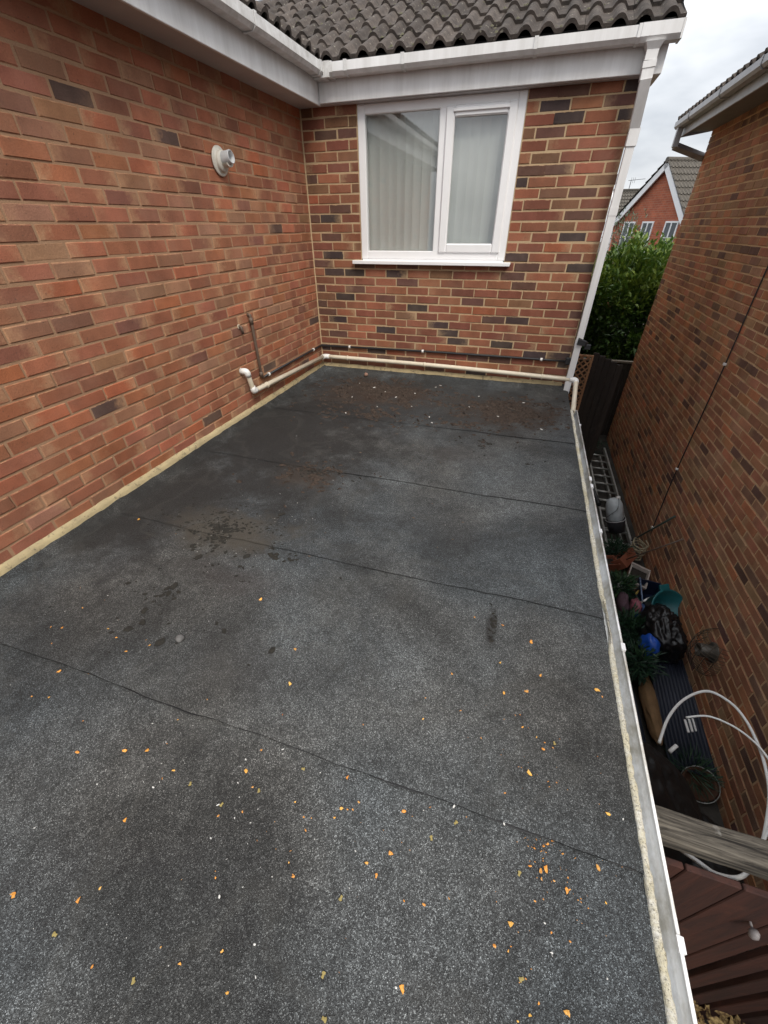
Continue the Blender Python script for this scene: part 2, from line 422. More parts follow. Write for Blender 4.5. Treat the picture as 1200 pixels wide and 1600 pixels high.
sq(dp, (OX, -.142, GB-.036), (OX, -.142, GB-.085), .036); sq(dp, (OX, -.142, GB-.087), (OX+.002, -.142, GB-.120), .040); sq(dp, (OX+.002, -.142, GB-.121), (OX+.004, -.142, GB-.175), .036)
sq(dp, (OX+.004, -.150, GB-.160), (2.731, -.02, 1.865), .034)
sq(dp, (2.731, -.036, 1.90), (2.731, -.036, 1.80), .036); sq(dp, (2.731, -.036, 1.799), (2.731, -.036, -.075), .029)
dpo = dp.build('downpipe', 'upvc_d', house)
for z in (1.41, .40): 
    q = MB(); sq(q, (2.731, -.036, z-.028), (2.731, -.036, z+.028), .0315); q.build('pipe_clip', 'upvc_d', dpo)

# ---- the window
win = link('window', None, house); win['label'] = 'white framed two light window with vertical blinds'
def frame_rect(x0, x1, z0, z1, t, y0, y1, name, parent, mat='upvc', bev=.006, tb=None):
    tb = tb or t
    mb = MB(); mb.bbox((x0, y0, z0), (x0+t, y1, z1), bev); mb.bbox((x1-t, y0, z0), (x1, y1, z1), bev)
    mb.bbox((x0+t-.002, y0+.0015, z0), (x1-t+.002, y1, z0+tb), bev); mb.bbox((x0+t-.002, y0+.0015, z1-t), (x1-t+.002, y1, z1), bev)
    return mb.build(name, mat, parent)
frame_rect(WX0, WX1, WZ0, WZ1-.001, .068, .004, .07, 'frame', win)
mb = MB(); mb.bbox((1.252, .006, WZ0+.06), (1.312, .07, WZ1-.06), .006); mb.build('mullion', 'upvc', win)
frame_rect(1.307, 1.872, WZ0+.055, WZ1-.055, .074, -.010, .045, 'sash', win, bev=.010)
mb = MB(); mb.bbox((1.37, -.022, 2.068), (1.81, -.0085, 2.090), .004); mb.build('trickle_vent', 'upvc', win)
k = NT('window_glass'); k.t.nodes.remove(k.b)
tr = k.n('ShaderNodeBsdfTransparent'); tr.inputs[0].default_value = (.95, .96, .955, 1); gl = k.n('ShaderNodeBsdfGlossy'); gl.inputs['Roughness'].default_value = .012
fr = k.n('ShaderNodeFresnel'); fr.inputs[0].default_value = 1.55; ms = k.n('ShaderNodeMixShader')
front = k.math('SUBTRACT', 1, k.n('ShaderNodeNewGeometry').outputs['Backfacing'])
k.l(k.math('MULTIPLY', front, k.math('ADD', k.math('MULTIPLY', fr.outputs[0], 2.2), .09)), ms.inputs[0]); k.l(tr.outputs[0], ms.inputs[1]); k.l(gl.outputs[0], ms.inputs[2]); k.l(ms.outputs[0], k.o.inputs[0])
MAT['glass'] = k.m
mb = MB(); mb.box((.600, .030, 1.125), (1.256, .036, 2.102)); mb.build('pane', 'glass', win)
mb = MB(); mb.box((1.378, .018, 1.186), (1.802, .024, 2.04)); mb.build('pane', 'glass', win)
mb = MB(); mb.bbox((.452, -.055, 1.028), (1.988, .06, 1.048), .004); mb.bbox((.455, -.058, 1.018), (1.985, -.045, 1.047), .003); mb.build('sill', 'upvc', win)
mb = MB(); mb.box((.545, .003, 1.047), (1.92, .065, 1.0605)); mb.build('sill_packer', 'upvc', win)
k = NT('blind_fabric'); k.color(k.mix(k.noise(900, 2), (.76, .785, .755), (.83, .85, .82))); k.rough(.9)
trn = k.n('ShaderNodeBsdfTranslucent'); trn.inputs[0].default_value = (.6, .62, .58, 1); ms = k.n('ShaderNodeMixShader'); ms.inputs[0].default_value = .25
k.l(k.b.outputs[0], ms.inputs[1]); k.l(trn.outputs[0], ms.inputs[2]); k.l(ms.outputs[0], k.o.inputs[0]); MAT['blind'] = k.m
sm = MB(); sm.v = []; nS = 6
vs = [(-.0445+.089*i/nS, .006*math.sin(math.pi*i/nS), z) for z in (1.07, 2.13) for i in range(nS+1)]
sm.add(vs, [(i, i+1, nS+2+i, nS+1+i) for i in range(nS)], smooth=True); sme = sm.mesh('slat'); sme.materials.append(MAT['blind'])
x = .585; rr = random.Random(4)
while x < 1.93:
    o = link('slat', sme, win); o.location = (x, .085, 0); o.rotation_euler.z = R(rr.uniform(-9, 5)); x += .0795 if not .64 < x < .70 else .0850
mb = MB(); mb.box((.61, .075, 2.128), (1.86, .11, 2.16)); mb.build('blind_rail', 'upvc', win)
mb = MB(); mb.add([(.2, .30, .9), (2.3, .30, .9), (2.3, 2.2, .9), (.2, 2.2, .9), (.2, .30, 2.35), (2.3, .30, 2.35), (2.3, 2.2, 2.35), (.2, 2.2, 2.35)], [(0, 1, 2, 3), (4, 7, 6, 5), (1, 5, 6, 2), (2, 6, 7, 3), (3, 7, 4, 0)])
MAT['room'] = plain('room_plaster', (.45, .43, .40), .9, .1); mb.build('room_interior', 'room', win)

# ---- roof tiles
def tile_mat(name, a, b, c):
    k = NT(name)
    i = k.n('ShaderNodeObjectInfo').outputs['Random']
    f = k.noise(14, 6, .7); q = k.mix(k.ramp(f, (.32, 0), (.68, 1)), a, b)
    q = k.mix(1, q, k.ramp(i, (0, .72), (1, 1.25)), 'MULTIPLY')
    q = k.mix(1, q, k.ramp(k.noise(200, 3, .7), (.25, .6), (.75, 1.4)), 'MULTIPLY')
    q = k.mix(k.ramp(k.noise(38, 4, .6), (.63, 0), (.70, .75)), q, c)
    k.color(q); k.rough(.92); k.b.inputs['Specular IOR Level'].default_value = .2; k.bump(k.noise(120, 4, .7), .7, .004); return k.m
MAT['tile'] = tile_mat('concrete_tile', (.098, .080, .069), (.048, .041, .037), (.33, .31, .25))
def tile_geo(wd=.30, ln=.37, roll=.038, th=.024, n=24):
    prof = []
    for i in range(n+1):
        x = wd*i/n; h = 0
        for c in (.062, .212):
            d = abs(x-c*wd/.30)/(.043*wd/.30)
            if d < 1: h = roll*(1-d*d)**.6
        prof.append((x, h))
    mb = MB(); m = n+1
    vs = [(x, 0, h) for x, h in prof]+[(x, ln, h) for x, h in prof]+[(x, 0, h-th) for x, h in prof]+[(x, .02, h-th) for x, h in prof]
    fs = [(i, i+1, m+i+1, m+i) for i in range(n)]
    mb.add(vs[:2*m], fs, smooth=True)
    mb.add(vs[:m]+vs[2*m:], [(m+i, m+i+1, i+1, i) for i in range(n)]+[(2*m+i, 2*m+i+1, m+i+1, m+i) for i in range(n)])
    mb.add([(0, 0, prof[0][1]), (0, ln, prof[0][1]), (0, ln, -th), (0, 0, -th)], [(0, 1, 2, 3)]); mb.add([(wd, 0, prof[-1][1]), (wd, ln, prof[-1][1]), (wd, ln, -th), (wd, 0, -th)], [(3, 2, 1, 0)])
    return mb
tme = tile_geo().mesh('tile'); tme.materials.append(MAT['tile'])
SL = R(26.5); GAUGE = .30; TW = .30
rr = random.Random(9)
def tiles(parent, origin, ux, us, nx, ny, ok, z0=.0):
    """ux along the eave, us up the slope"""
    ux, us = Vector(ux), Vector(us); nz = ux.cross(us)
    tilt = math.atan(.02/GAUGE)
    for j in range(ny):
        for i in range(nx):
            p = Vector(origin)+ux*(i*TW+rr.uniform(-.002, .002))+us*(j*GAUGE+rr.uniform(-.005, .005))
            if not ok(p+ux*TW*.5+us*.17): continue
            s2 = (us*math.cos(tilt)-nz*math.sin(tilt)).normalized(); n2 = ux.cross(s2)
            M = Matrix((ux, s2, n2)).transposed().to_4x4() @ Matrix.Rotation(rr.uniform(-.008, .008), 4, 'Z') @ Matrix.Rotation(rr.uniform(-.012, .012), 4, 'Y')
            M.translation = p + nz*.022
            o = link('tile', tme, parent); o.matrix_local = M
roof1 = MB(); cS, sS = math.cos(SL), math.sin(SL)
EY, EZ = -.155, 2.392
roof1.add([(-2.2, EY, EZ-.03), (2.80, EY, EZ-.03), (2.80, EY+2.6*cS, EZ-.03+2.6*sS), (-2.2, EY+2.6*cS, EZ-.03+2.6*sS)], [(0, 1, 2, 3)])
roof1.box((.34, -.088, 2.3855), (2.80, -.05, 2.415))
ro1 = roof1.build('roof', 'dark', house); ro1['label'] = 'tiled roof slope above the window'
tiles(ro1, (2.845-17*TW, EY, EZ), (1, 0, 0), (0, cS, sS), 17, 7, lambda p: p.x > .33-(p.y-EY)-.12)
vg = MB(); vs = []
for t in range(27):
    p = Vector((2.80, EY+.012+.1*t*cS, EZ+.1*t*sS)); d = .004*noise.noise(Vector((t*.9, 2, 2))); vs += [p+Vector((0, 0, -.03)), p+Vector((.034+d, 0, -.03)), p+Vector((.036+d, 0, .028+d))]
vg.add(vs, [(i*3+j, i*3+j+1, i*3+j+4, i*3+j+3) for i in range(26) for j in range(2)]+[(0, 1, 2)]); vg.build('verge', 'dark', ro1)
mm = MB(); rr2 = random.Random(5)
for _ in range(420):
    x = rr2.uniform(-.8, 2.8); u_ = rr2.choice([0, 1, 2, 3, 4])*GAUGE+rr2.choice([.005, .01, .30*rr2.random()]); y = EY+u_*cS
    if x < .33-(y-EY): continue
    z = EZ+u_*sS+.026; d = .004+.012*rr2.random()**2; n_ = 5; t0 = rr2.random()*6
    pts = [(x+d*1.3*math.cos(t0+j*1.257), y+d*math.sin(t0+j*1.257)*cS, z+d*math.sin(t0+j*1.257)*sS+.002) for j in range(5)]
    mm.add(pts+[(x, y-d*.3, z+d*.8)], [(j, (j+1) % 5, 5) for j in range(5)])
MAT['roofmoss'] = plain('roof_moss', (.05, .048, .022), .95, 0, 40, .6, c2=(.16, .15, .10)); mm.build('roof_moss', 'roofmoss', ro1, kind='stuff')
roof2 = MB(); EX = .30
roof2.add([(EX, -5.4, EZ-.03), (EX, 2.2, EZ-.03), (EX-2.4*cS, 2.2, EZ-.03+2.4*sS), (EX-2.4*cS, -5.4, EZ-.03+2.4*sS)], [(0, 1, 2, 3)])
ro2 = roof2.build('roof', 'dark', house)
tiles(ro2, (EX, -4.65, EZ), (0, 1, 0), (-cS, 0, sS), 16, 3, lambda p: p.y < EY-(p.x-.33)-.05)
# lead apron in the valley foot
# ---- mortar fillet where the felt meets the walls
def lumpy_strip(p0, p1, prof, n, amp, seed, name, mat, parent):
    p0, p1 = Vector(p0), Vector(p1); mb = MB(); m = len(prof)
    vs = []
    for i in range(n+1):
        p = p0.lerp(p1, i/n)
        for (a, b) in prof:
            d = noise.noise(Vector((i*.31+seed, a.x*31+b*17, seed)))*amp
            vs.append(p+a+Vector((0, 0, b+d))+a.normalized()*d*.6 if a.length else p+Vector((0, 0, b+d)))
    fs = [(i*m+j, i*m+j+1, (i+1)*m+j+1, (i+1)*m+j) for i in range(n) for j in range(m-1)]
    mb.add(vs, fs, smooth=True); return mb.build(name, mat, parent)
lumpy_strip((.0, -5.4, -.004), (.0, -.004, -.004), [(Vector((.001, 0, 0)), .022), (Vector((.012, 0, 0)), .016), (Vector((.021, 0, 0)), 0), (Vector((.023, 0, 0)), -.02)], 240, .006, 3, 'mortar_fillet', 'fillet', left)
lumpy_strip((.004, -.004, .0), (.004, -.004, 2.15), [(Vector((-.004, -.006, 0)), 0), (Vector((.001, -.004, 0)), 0), (Vector((.006, .004, 0)), 0)], 150, .0035, 5, 'corner_mortar', 'mortar', back)
lumpy_strip((W-.02, 0, -.004), (.0, 0, -.004), [(Vector((0, -.001, 0)), .020), (Vector((0, -.012, 0)), .014), (Vector((0, -.022, 0)), 0), (Vector((0, -.024, 0)), -.02)], 140, .005, 8, 'mortar_fillet', 'fillet', back)

# ================================================================== the flat roof
garage = thing('garage', 'single storey garage with a flat roof of black mineral felt', 'garage')
RZ = -.06
def felt_z(x, y):
    z = RZ + .006*noise.noise(Vector((x*1.3, y*1.3, 2)))+.0035*noise.noise(Vector((x*3.3, y*4.4, 5)))+.0012*noise.noise(Vector((x*9, y*9, 5)))
    a = max(0, 1-x/.085); b = max(0, 1-(-y)/.085)
    f = max(a, b)
    z += .058*f*(.75+.25*f)
    e = max(0, (x-2.715)/.036); z -= .010*e*e
    return z
k = NT('mineral_felt')
P = k.pos()
gran = k.n('ShaderNodeTexVoronoi'); gran.inputs['Scale'].default_value = 520; k.l(P, gran.inputs['Vector'])
gsep = k.n('ShaderNodeSeparateColor'); k.l(gran.outputs['Color'], gsep.inputs[0])
g = k.ramp(gsep.outputs[0], (.0, .018), (.45, .048), (.8, .115), (.93, .27), (1, .58))
gm2 = k.n('ShaderNodeTexVoronoi'); gm2.inputs['Scale'].default_value = 210; k.l(P, gm2.inputs['Vector'])
gs2 = k.n('ShaderNodeSeparateColor'); k.l(gm2.outputs['Color'], gs2.inputs[0])
g = k.mix(.35, g, k.ramp(gs2.outputs[1], (.0, .035), (.6, .072), (.9, .14), (1, .30)))
c = k.mix(1, g, (.79, .825, .83), 'MULTIPLY')
NZ = k.noise(5, 4, .7)
worn = k.ramp(k.noise(1.7, 5, .62, dist=.5), (.36, .50), (.5, .88), (.66, 1.34))
c = k.mix(1, c, worn, 'MULTIPLY')
c = k.mix(1, c, k.ramp(k.noise(.9, 2), (.4, (1.05, 1.0, .94)), (.6, (.93, 1.0, 1.05))), 'MULTIPLY')
c = k.mix(1, c, k.ramp(k.noise(22, 3, .7), (.3, .74), (.7, 1.26)), 'MULTIPLY')
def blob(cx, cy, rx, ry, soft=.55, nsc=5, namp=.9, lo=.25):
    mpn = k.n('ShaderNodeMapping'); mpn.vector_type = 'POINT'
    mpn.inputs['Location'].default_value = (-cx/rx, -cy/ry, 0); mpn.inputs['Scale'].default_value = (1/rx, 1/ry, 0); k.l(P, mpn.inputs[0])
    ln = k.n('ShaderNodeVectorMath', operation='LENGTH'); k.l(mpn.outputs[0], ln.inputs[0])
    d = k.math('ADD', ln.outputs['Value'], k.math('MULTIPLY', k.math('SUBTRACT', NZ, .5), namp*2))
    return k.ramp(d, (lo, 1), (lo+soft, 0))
dark_and_stain_patches = [(1.3, -.7, 2.0, 1.3, (.019, .019, .019), .72), (.50, -1.9, 1.1, 1.7, (.016, .0155, .015), .88), (.25, -2.9, .50, 1.0, (.02, .0195, .019), .75),  # this row: broad darker areas toward the back and left; smaller stains follow
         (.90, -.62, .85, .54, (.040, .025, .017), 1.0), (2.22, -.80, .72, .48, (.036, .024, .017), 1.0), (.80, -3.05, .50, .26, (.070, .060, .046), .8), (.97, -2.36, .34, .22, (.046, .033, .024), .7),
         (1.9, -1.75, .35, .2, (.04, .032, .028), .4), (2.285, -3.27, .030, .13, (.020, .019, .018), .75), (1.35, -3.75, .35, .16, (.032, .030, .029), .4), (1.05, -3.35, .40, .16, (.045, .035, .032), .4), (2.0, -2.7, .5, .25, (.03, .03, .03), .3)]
for cx, cy, rx, ry, cc, am in dark_and_stain_patches:
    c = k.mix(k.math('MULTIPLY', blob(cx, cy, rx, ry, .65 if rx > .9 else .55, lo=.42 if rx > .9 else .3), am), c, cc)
mossm = k.ramp(k.noise(60, 3, .6), (.62, 0), (.70, 1))
for cx, cy, rx, ry in ((.78, -3.05, .45, .22), (2.2, -.7, .5, .3), (1.0, -2.4, .5, .3), (.5, -3.4, .25, .2)):
    c = k.mix(k.math('MULTIPLY', k.math('MULTIPLY', blob(cx, cy, rx, ry), mossm), .8), c, (.018, .016, .012))
tide = k.ramp(k.noise(1.15, 4, .55, dist=.3), (.474, 0), (.497, .10), (.503, .10), (.512, 0)); c = k.mix(tide, c, (.13, .125, .11))
bald = k.ramp(k.noise(3.4, 5, .75), (.60, 0), (.70, .55)); c = k.mix(bald, c, (.024, .024, .025))
spots = k.ramp(k.noise(13, 2, .5), (.70, 0), (.73, 1)); c = k.mix(k.math('MULTIPLY', spots, .4), c, (.03, .03, .03))
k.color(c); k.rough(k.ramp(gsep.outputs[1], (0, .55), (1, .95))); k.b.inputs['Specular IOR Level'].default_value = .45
k.bump(gran.outputs['Distance'], .75, .004)
MAT['felt'] = k.m
MAT['bitumen'] = plain('bitumen', (.014, .014, .015), .5, .4, 30, .4)
def lapf(x, si):
    a = (1.5, .75, .85, -1, -1, -1)[si]; return (.7, .7, .85, 1.7, 1, 1)[si]*max(0.12, min(1, (x-a)/.7+.3))*(.7+.45*noise.noise(Vector((x*2.7, si*4.1, 7))))
SEAMS = [-.003, -1.31, -2.25, -3.09, -3.965, -4.86, -5.4]
for si in range(6):
    ya, yb = SEAMS[si], SEAMS[si+1]           # far and near edge
    nx, ny = 96, 22; mb = MB(); vs = []
    for j in range(ny+1):
        for i in range(nx+1):
            x = .004+(2.751-.004)*i/nx; t = j/ny
            wav = .010*noise.noise(Vector((x*2.1, si*7.3, 1)))+.004*noise.noise(Vector((x*11, si*3, 4)))
            wav2 = .010*noise.noise(Vector((x*2.1, (si-1)*7.3, 1)))+.004*noise.noise(Vector((x*11, (si-1)*3, 4)))
            y = (ya+(.045 if si else 0)+(wav2 if si else 0))*(1-t)+(yb+wav)*t
            lift = lapf(x, si)*(.0046*max(0, 1-(1-t)*6)+(.0035*max(0, noise.noise(Vector((x*3.3, si*5, 9)))) if j == ny else 0))
            if si and t < .12: lift -= .003
            vs.append((x, y, felt_z(x, y)+lift))
    m = nx+1; b0 = len(vs)
    vs += [(vs[ny*m+i][0], vs[ny*m+i][1]+.001, vs[ny*m+i][2]-.0048*lapf(vs[ny*m+i][0], si)) for i in range(m)]
    fs = [(j*m+i, (j+1)*m+i, (j+1)*m+i+1, j*m+i+1) for j in range(ny) for i in range(nx)]
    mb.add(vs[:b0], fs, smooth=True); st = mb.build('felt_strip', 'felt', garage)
    e = MB(); e.add(vs[ny*m:ny*m+m]+vs[b0:], [(i, m+i, m+i+1, i+1) for i in range(nx)])
    e.v = [(x, y-.0006, z-.0003) for x, y, z in e.v]; e.build('lap_edge', 'bitumen', st)
    # bitumen bleeding out along the lap, broken and uneven
    e = MB()
    for i in range(nx*3):
        x = .09+2.64*i/(nx*3); wv = .010*noise.noise(Vector((x*2.1, si*7.3, 1)))+.004*noise.noise(Vector((x*11, si*3, 4)))
        wd = .0010+.0055*noise.noise(Vector((x*6, si*9, 3)))
        wd *= lapf(x, si)
        if wd < .0012 or si == 5: continue
        y = yb+wv; x2 = x+2.64/(nx*3)
        e.add([(x, y-wd, felt_z(x, y)+.0024), (x2, y-wd, felt_z(x2, y)+.0024), (x2, y+.001, felt_z(x2, y)+.003), (x, y+.001, felt_z(x, y)+.003)], [(0, 1, 2, 3)])
    if e.v: e.build('bitumen_bleed', 'bitumen', st, kind='stuff')
mb = MB(); mb.box((.0, -5.4, -.30), (2.735, -.001, -.095)); mb.build('roof_deck', 'dark', garage)
mb = MB(); mb.box((.1, -5.35, GZ), (2.66, -.002, -.301)); mb.build('wall', 'mortar', garage)
mb = MB(); mb.bbox((2.662, -5.4, -.33), (2.735, .0, -.0865), .003) if False else mb.bbox((2.7355, -5.4, -.30), (2.752, -.32, -.115), .003); mb.build('fascia', 'upvc_d', garage)
# crusted edge trim
k = NT('lichen_crusted_trim'); f = k.noise(70, 6, .75)
c = k.mix(k.ramp(f, (.34, 0), (.62, 1)), (.60, .55, .40), (.78, .76, .68)); c = k.mix(k.ramp(k.noise(5, 3, .6), (.46, 0), (.66, .7)), c, (.58, .50, .27))
c = k.mix(k.ramp(k.noise(170, 3, .8), (.55, 0), (.63, .8)), c, (.13, .115, .085)); k.color(c); k.rough(.95); k.bump(k.noise(160, 5, .7), 1, .008); MAT['trim'] = k.m
mb = MB(); n = 1400; vs = []; rr = random.Random(31)
prof = [(.000, -.012), (.002, .004), (.008, .008), (.014, .008), (.020, .007), (.025, .004), (.027, -.014)]
for i in range(n+1):
    y = -5.4+(5.4-.55)*i/n
    bite = max(0, noise.noise(Vector((y*2.1, 3, 3)))-.28)*.05+max(0, noise.noise(Vector((y*9, 8, 3)))-.3)*.02
    for a, b in prof:
        d = noise.noise(Vector((y*38, a*300, 2)))*.0030+noise.noise(Vector((y*95, a*500, 8)))*.0022+noise.noise(Vector((y*7, a*90, 6)))*.004
        vs.append((2.746+a*(.85)+(bite if a < .012 else bite*.2)+d*.7, y, RZ-.008+b+d-bite*.3))
m = len(prof); mb.add(vs, [(i*m+j, (i+1)*m+j, (i+1)*m+j+1, i*m+j+1) for i in range(n) for j in range(m-1)], smooth=True)
mb.build('edge_trim', 'trim', garage)
# gutter along the roof edge
GX, GZ2, GR = 2.764, -.092, .052
prof = [(math.cos(R(180+a))*GR, math.sin(R(180+a))*GR) for a in range(0, 181, 12)]
prof = [(-GR, .006)]+prof+[(GR, .010), (GR-.009, .012), (GR-.008, .006)]+[(math.cos(R(360-a))*(GR-.004), math.sin(R(360-a))*(GR-.004)) for a in range(0, 181, 12)]
k = NT('gutter_upvc'); dq = k.n('ShaderNodeNewGeometry'); sp = k.n('ShaderNodeSeparateXYZ'); k.l(dq.outputs['Position'], sp.inputs[0])
f = k.noise(7, 6, .7, k.scaled(1, .6, 1)); c = k.mix(k.ramp(f, (.42, 0), (.66, 1)), (.86, .87, .87), (.38, .35, .28))
low = k.ramp(sp.outputs['Z'], (0, 0), (1, 1)); k.color(c); k.rough(.35); MAT['gutter_run'] = k.m
mb = MB(); mb.extrude(prof, (GX, -5.4, GZ2), (GX, -.50, GZ2), (1, 0, 0), (0, 0, 1), smooth=True); gut = mb.build('gutter', 'gutter_run', garage); gut['label'] = 'white half round gutter along the roof edge'
def gclip(y, wd, r=GR+.004, parent=None):
    q = [(math.cos(R(180+a))*r, math.sin(R(180+a))*r) for a in range(0, 181, 15)]; q = [(-r, .010)]+q+[(r, .016), (r-.016, .017), (r-.016, .009), (r-.006, .007)]+[(math.cos(R(360-a))*(r-.006), math.sin(R(360-a))*(r-.006)) for a in range(15, 181, 15)]
    mb = MB(); mb.extrude(q, (GX, y-wd/2, GZ2), (GX, y+wd/2, GZ2), (1, 0, 0), (0, 0, 1)); return mb.build('gutter_bracket', 'upvc', parent)
for y, wd in ((-.86, .02), (-1.80, .05), (-1.90, .04), (-2.40, .035), (-3.20, .035), (-4.075, .030), (-4.9, .03)): gclip(y, wd, parent=gut)
mb = MB(); mb.extrude([(math.cos(R(180+a))*(GR+.003), math.sin(R(180+a))*(GR+.003)) for a in range(0, 181, 15)], (GX, -.502, GZ2+.006), (GX, -.49, GZ2+.006), (1, 0, 0), (0, 0, 1)); mb.build('stop_end', 'upvc', gut)
# silt lying in the gutter
k = NT('gutter_silt'); k.color(k.mix(k.noise(60, 5, .7), (.05, .04, .03), (.17, .15, .11))); k.rough(.95); MAT['silt'] = k.m
mb = MB(); n = 300; vs = []
for i in range(n+1):
    y = -5.4+(4.85)*i/n; hgt = max(0, noise.noise(Vector((y*1.7, 1, 1)))+.25*noise.noise(Vector((y*9, 1, 1)))+(.35 if y > -1.9 else -.05))
    for j in range(7):
        a = -.8+1.6*j/6; vs.append((GX+math.sin(a)*.045, y, GZ2-.047+hgt*.010+.0025*noise.noise(Vector((y*60, a*7, 3)))-abs(a)*.0))
mb.add(vs, [(i*7+j, (i+1)*7+j, (i+1)*7+j+1, i*7+j+1) for i in range(n) for j in range(6)], smooth=True); mb.build('silt', 'silt', gut, kind='stuff')

#PART2

# ================================================================== things fixed to the house walls
MAT['clip'] = MAT['elbow']
# ---- flue terminal
fl = thing('flue_terminal', 'round white plastic flue outlet sticking out of the side wall', 'flue')
FM = Matrix.Translation((0, -1.325, 1.697)) @ Matrix.Rotation(math.pi/2, 4, 'Y') @ Matrix.Scale(.9, 4)
k = MAT['flue'] = plain('flue_plastic', (.66, .63, .56), .4, 0, 18, c2=(.52, .49, .42))
MAT['flue_in'] = plain('flue_inner', (.52, .53, .54), .5, .2, 20)
mb = MB(); mb.lathe([(.0, .004), (.084, .004), (.092, .009), (.092, .014), (.084, .019), (.070, .019), (.066, .024)], FM, 32); mb.build('wall_plate', 'flue', fl)
mb = MB(); mb.lathe([(.066, .018), (.066, .038), (.062, .046), (.0, .046)], FM, 32); mb.build('collar', 'flue', fl)
FT = FM @ Matrix.Translation((-.014, .004, .04)) @ Matrix.Rotation(R(-7), 4, 'Y')
mb = MB(); mb.lathe([(.042, .0), (.042, .074), (.040, .078), (.035, .078), (.035, .01), (.0, .01)], FT, 28); mb.build('outlet', 'flue_in', fl)
mb = MB()
for j in range(9):
    a0, a1 = R(-48+96*j/9), R(-48+96*(j+1)/9)
    ps = [(math.cos(a)*r_, math.sin(a)*r_, z_) for a in (a0, a1) for r_, z_ in ((.045, .006), (.045, .050), (.058, .050), (.058, .006))]
    mb.add([FT @ Vector(p) for p in ps], [(0, 1, 5, 4), (1, 2, 6, 5), (2, 3, 7, 6)])
mb.build('air_lip', 'flue', fl)

# ---- cream waste pipe
wp = thing('waste_pipe', 'cream plastic waste pipe running low round both walls to the gutter', 'pipe')
PR = .0215
A = fillet_path([(.0, -1.572, .345), (.055, -1.560, .342), (.052, -1.515, .160), (.052, -.052, .097)], .035, 6)
mb = MB(); mb.tube(A, PR, 14); mb.build('pipe_run', 'waste', wp)
B_ = [(.052, -.052, .097), (1.36, -.050, .091), (2.772, -.050, .062)]
mb = MB(); mb.tube(curve_pts(B_, 6), PR, 14); mb.build('pipe_run', 'waste', wp)
C_ = [(2.800, -.058, .048), (2.798, -.085, .036), (2.782, -.44, -.062), (2.775, -.55, -.088)]
mb = MB(); mb.tube(C_, PR, 14); mb.build('pipe_run', 'waste', wp)
def fitting(pts, r, name='elbow', parent=wp, mat='elbow', rad=.03):
    mb = MB(); mb.tube(fillet_path(pts, rad, 7), r, 16); return mb.build(name, mat, parent)
fitting([(.004, -1.572, .345), (.056, -1.560, .342), (.0555, -1.552, .302)], PR+.0045)
fitting([(.0535, -1.5225, .205), (.052, -1.515, .160), (.052, -1.475, .158)], PR+.0025)
fitting([(.052, -.105, .0985), (.052, -.052, .097), (.115, -.0515, .0968)], PR+.0045)
fitting([(2.735, -.050, .0628), (2.800, -.050, .060), (2.7985, -.078, .020)], PR+.0048, rad=.035)
def ring(c, d, r, wd, name, parent, mat):
    c, d = Vector(c), Vector(d).normalized(); mb = MB(); mb.tube([c-d*wd/2, c+d*wd/2], r, 16); mb.build(name, mat, parent)
def saddle(c, d, nrm, r, wd=.014):
    ring(c, d, r, wd, 'pipe_clip', wp, 'waste'); mb = MB(); c, n_ = Vector(c), Vector(nrm)
    mb.tube([c+n_*r*.6, c+n_*.052], .007, 8); mb.build('clip_stem', 'waste', wp)
saddle((.052, -1.30, .1505), (0, 1, 0), (-1, 0, 0), PR+.005)
for x, z in ((.34, .0962), (1.245, .0915), (2.47, .068)): saddle((x, -.0505, z), (1, 0, 0), (0, 1, 0), PR+.005)

# ---- thin black overflow pipe with white clips
op = thing('overflow_pipe', 'thin black pipe clipped along the brick above the cream pipe', 'pipe')
mb = MB(); mb.tube(fillet_path([(.018, -1.27, .212), (.018, -.018, .212), (.03, -.018, .205)], .01)+curve_pts([(.06, -.018, .205), (1.2, -.018, .222), (2.66, -.018, .226)], 5), .0105, 10); mb.build('pipe_run', 'black_pl', op)
for c, d in (((.018, -1.19, .212), (0, 1, 0)), ((.018, -.25, .212), (0, 1, 0)), ((.36, -.018, .212), (1, 0, 0)), ((1.21, -.018, .222), (1, 0, 0)), ((2.43, -.018, .2255), (1, 0, 0))):
    ring(c, d, .0155, .022, 'pipe_clip', op, 'elbow')
mb = MB(); mb.bbox((2.655, -.034, .195), (2.705, -.002, .262), .006); mb.build('end_box', 'black_pl', op)
br = thing('brown_pipe', 'upright rusty brown pipe on the side wall above the cream elbow', 'pipe')
mb = MB(); mb.tube(fillet_path([(.0, -1.325, .735), (.024, -1.325, .735), (.024, -1.322, .66)], .02)+[(.024, -1.32, .50), (.024, -1.318, .235), (.020, -1.29, .212), (.019, -1.272, .212)], .0125, 12); mb.build('pipe_run', 'brown_pipe', br)
ring((.024, -1.3225, .69), (0, 0, 1), .0165, .05, 'joint', br, 'brown_pipe'); ring((.024, -1.318, .25), (0, 0, 1), .0165, .04, 'joint', br, 'brown_pipe')
sb = thing('overflow_stub', 'short stub of pipe poking out of the side wall', 'pipe')
mb = MB(); mb.tube(fillet_path([(-.01, -1.475, .672), (.026, -1.475, .672), (.030, -1.473, .62)], .02), .011, 10); mb.build('bent_end', 'brown_pipe', sb); ring((.003, -1.475, .672), (1, 0, 0), .017, .006, 'collar', sb, 'waste')
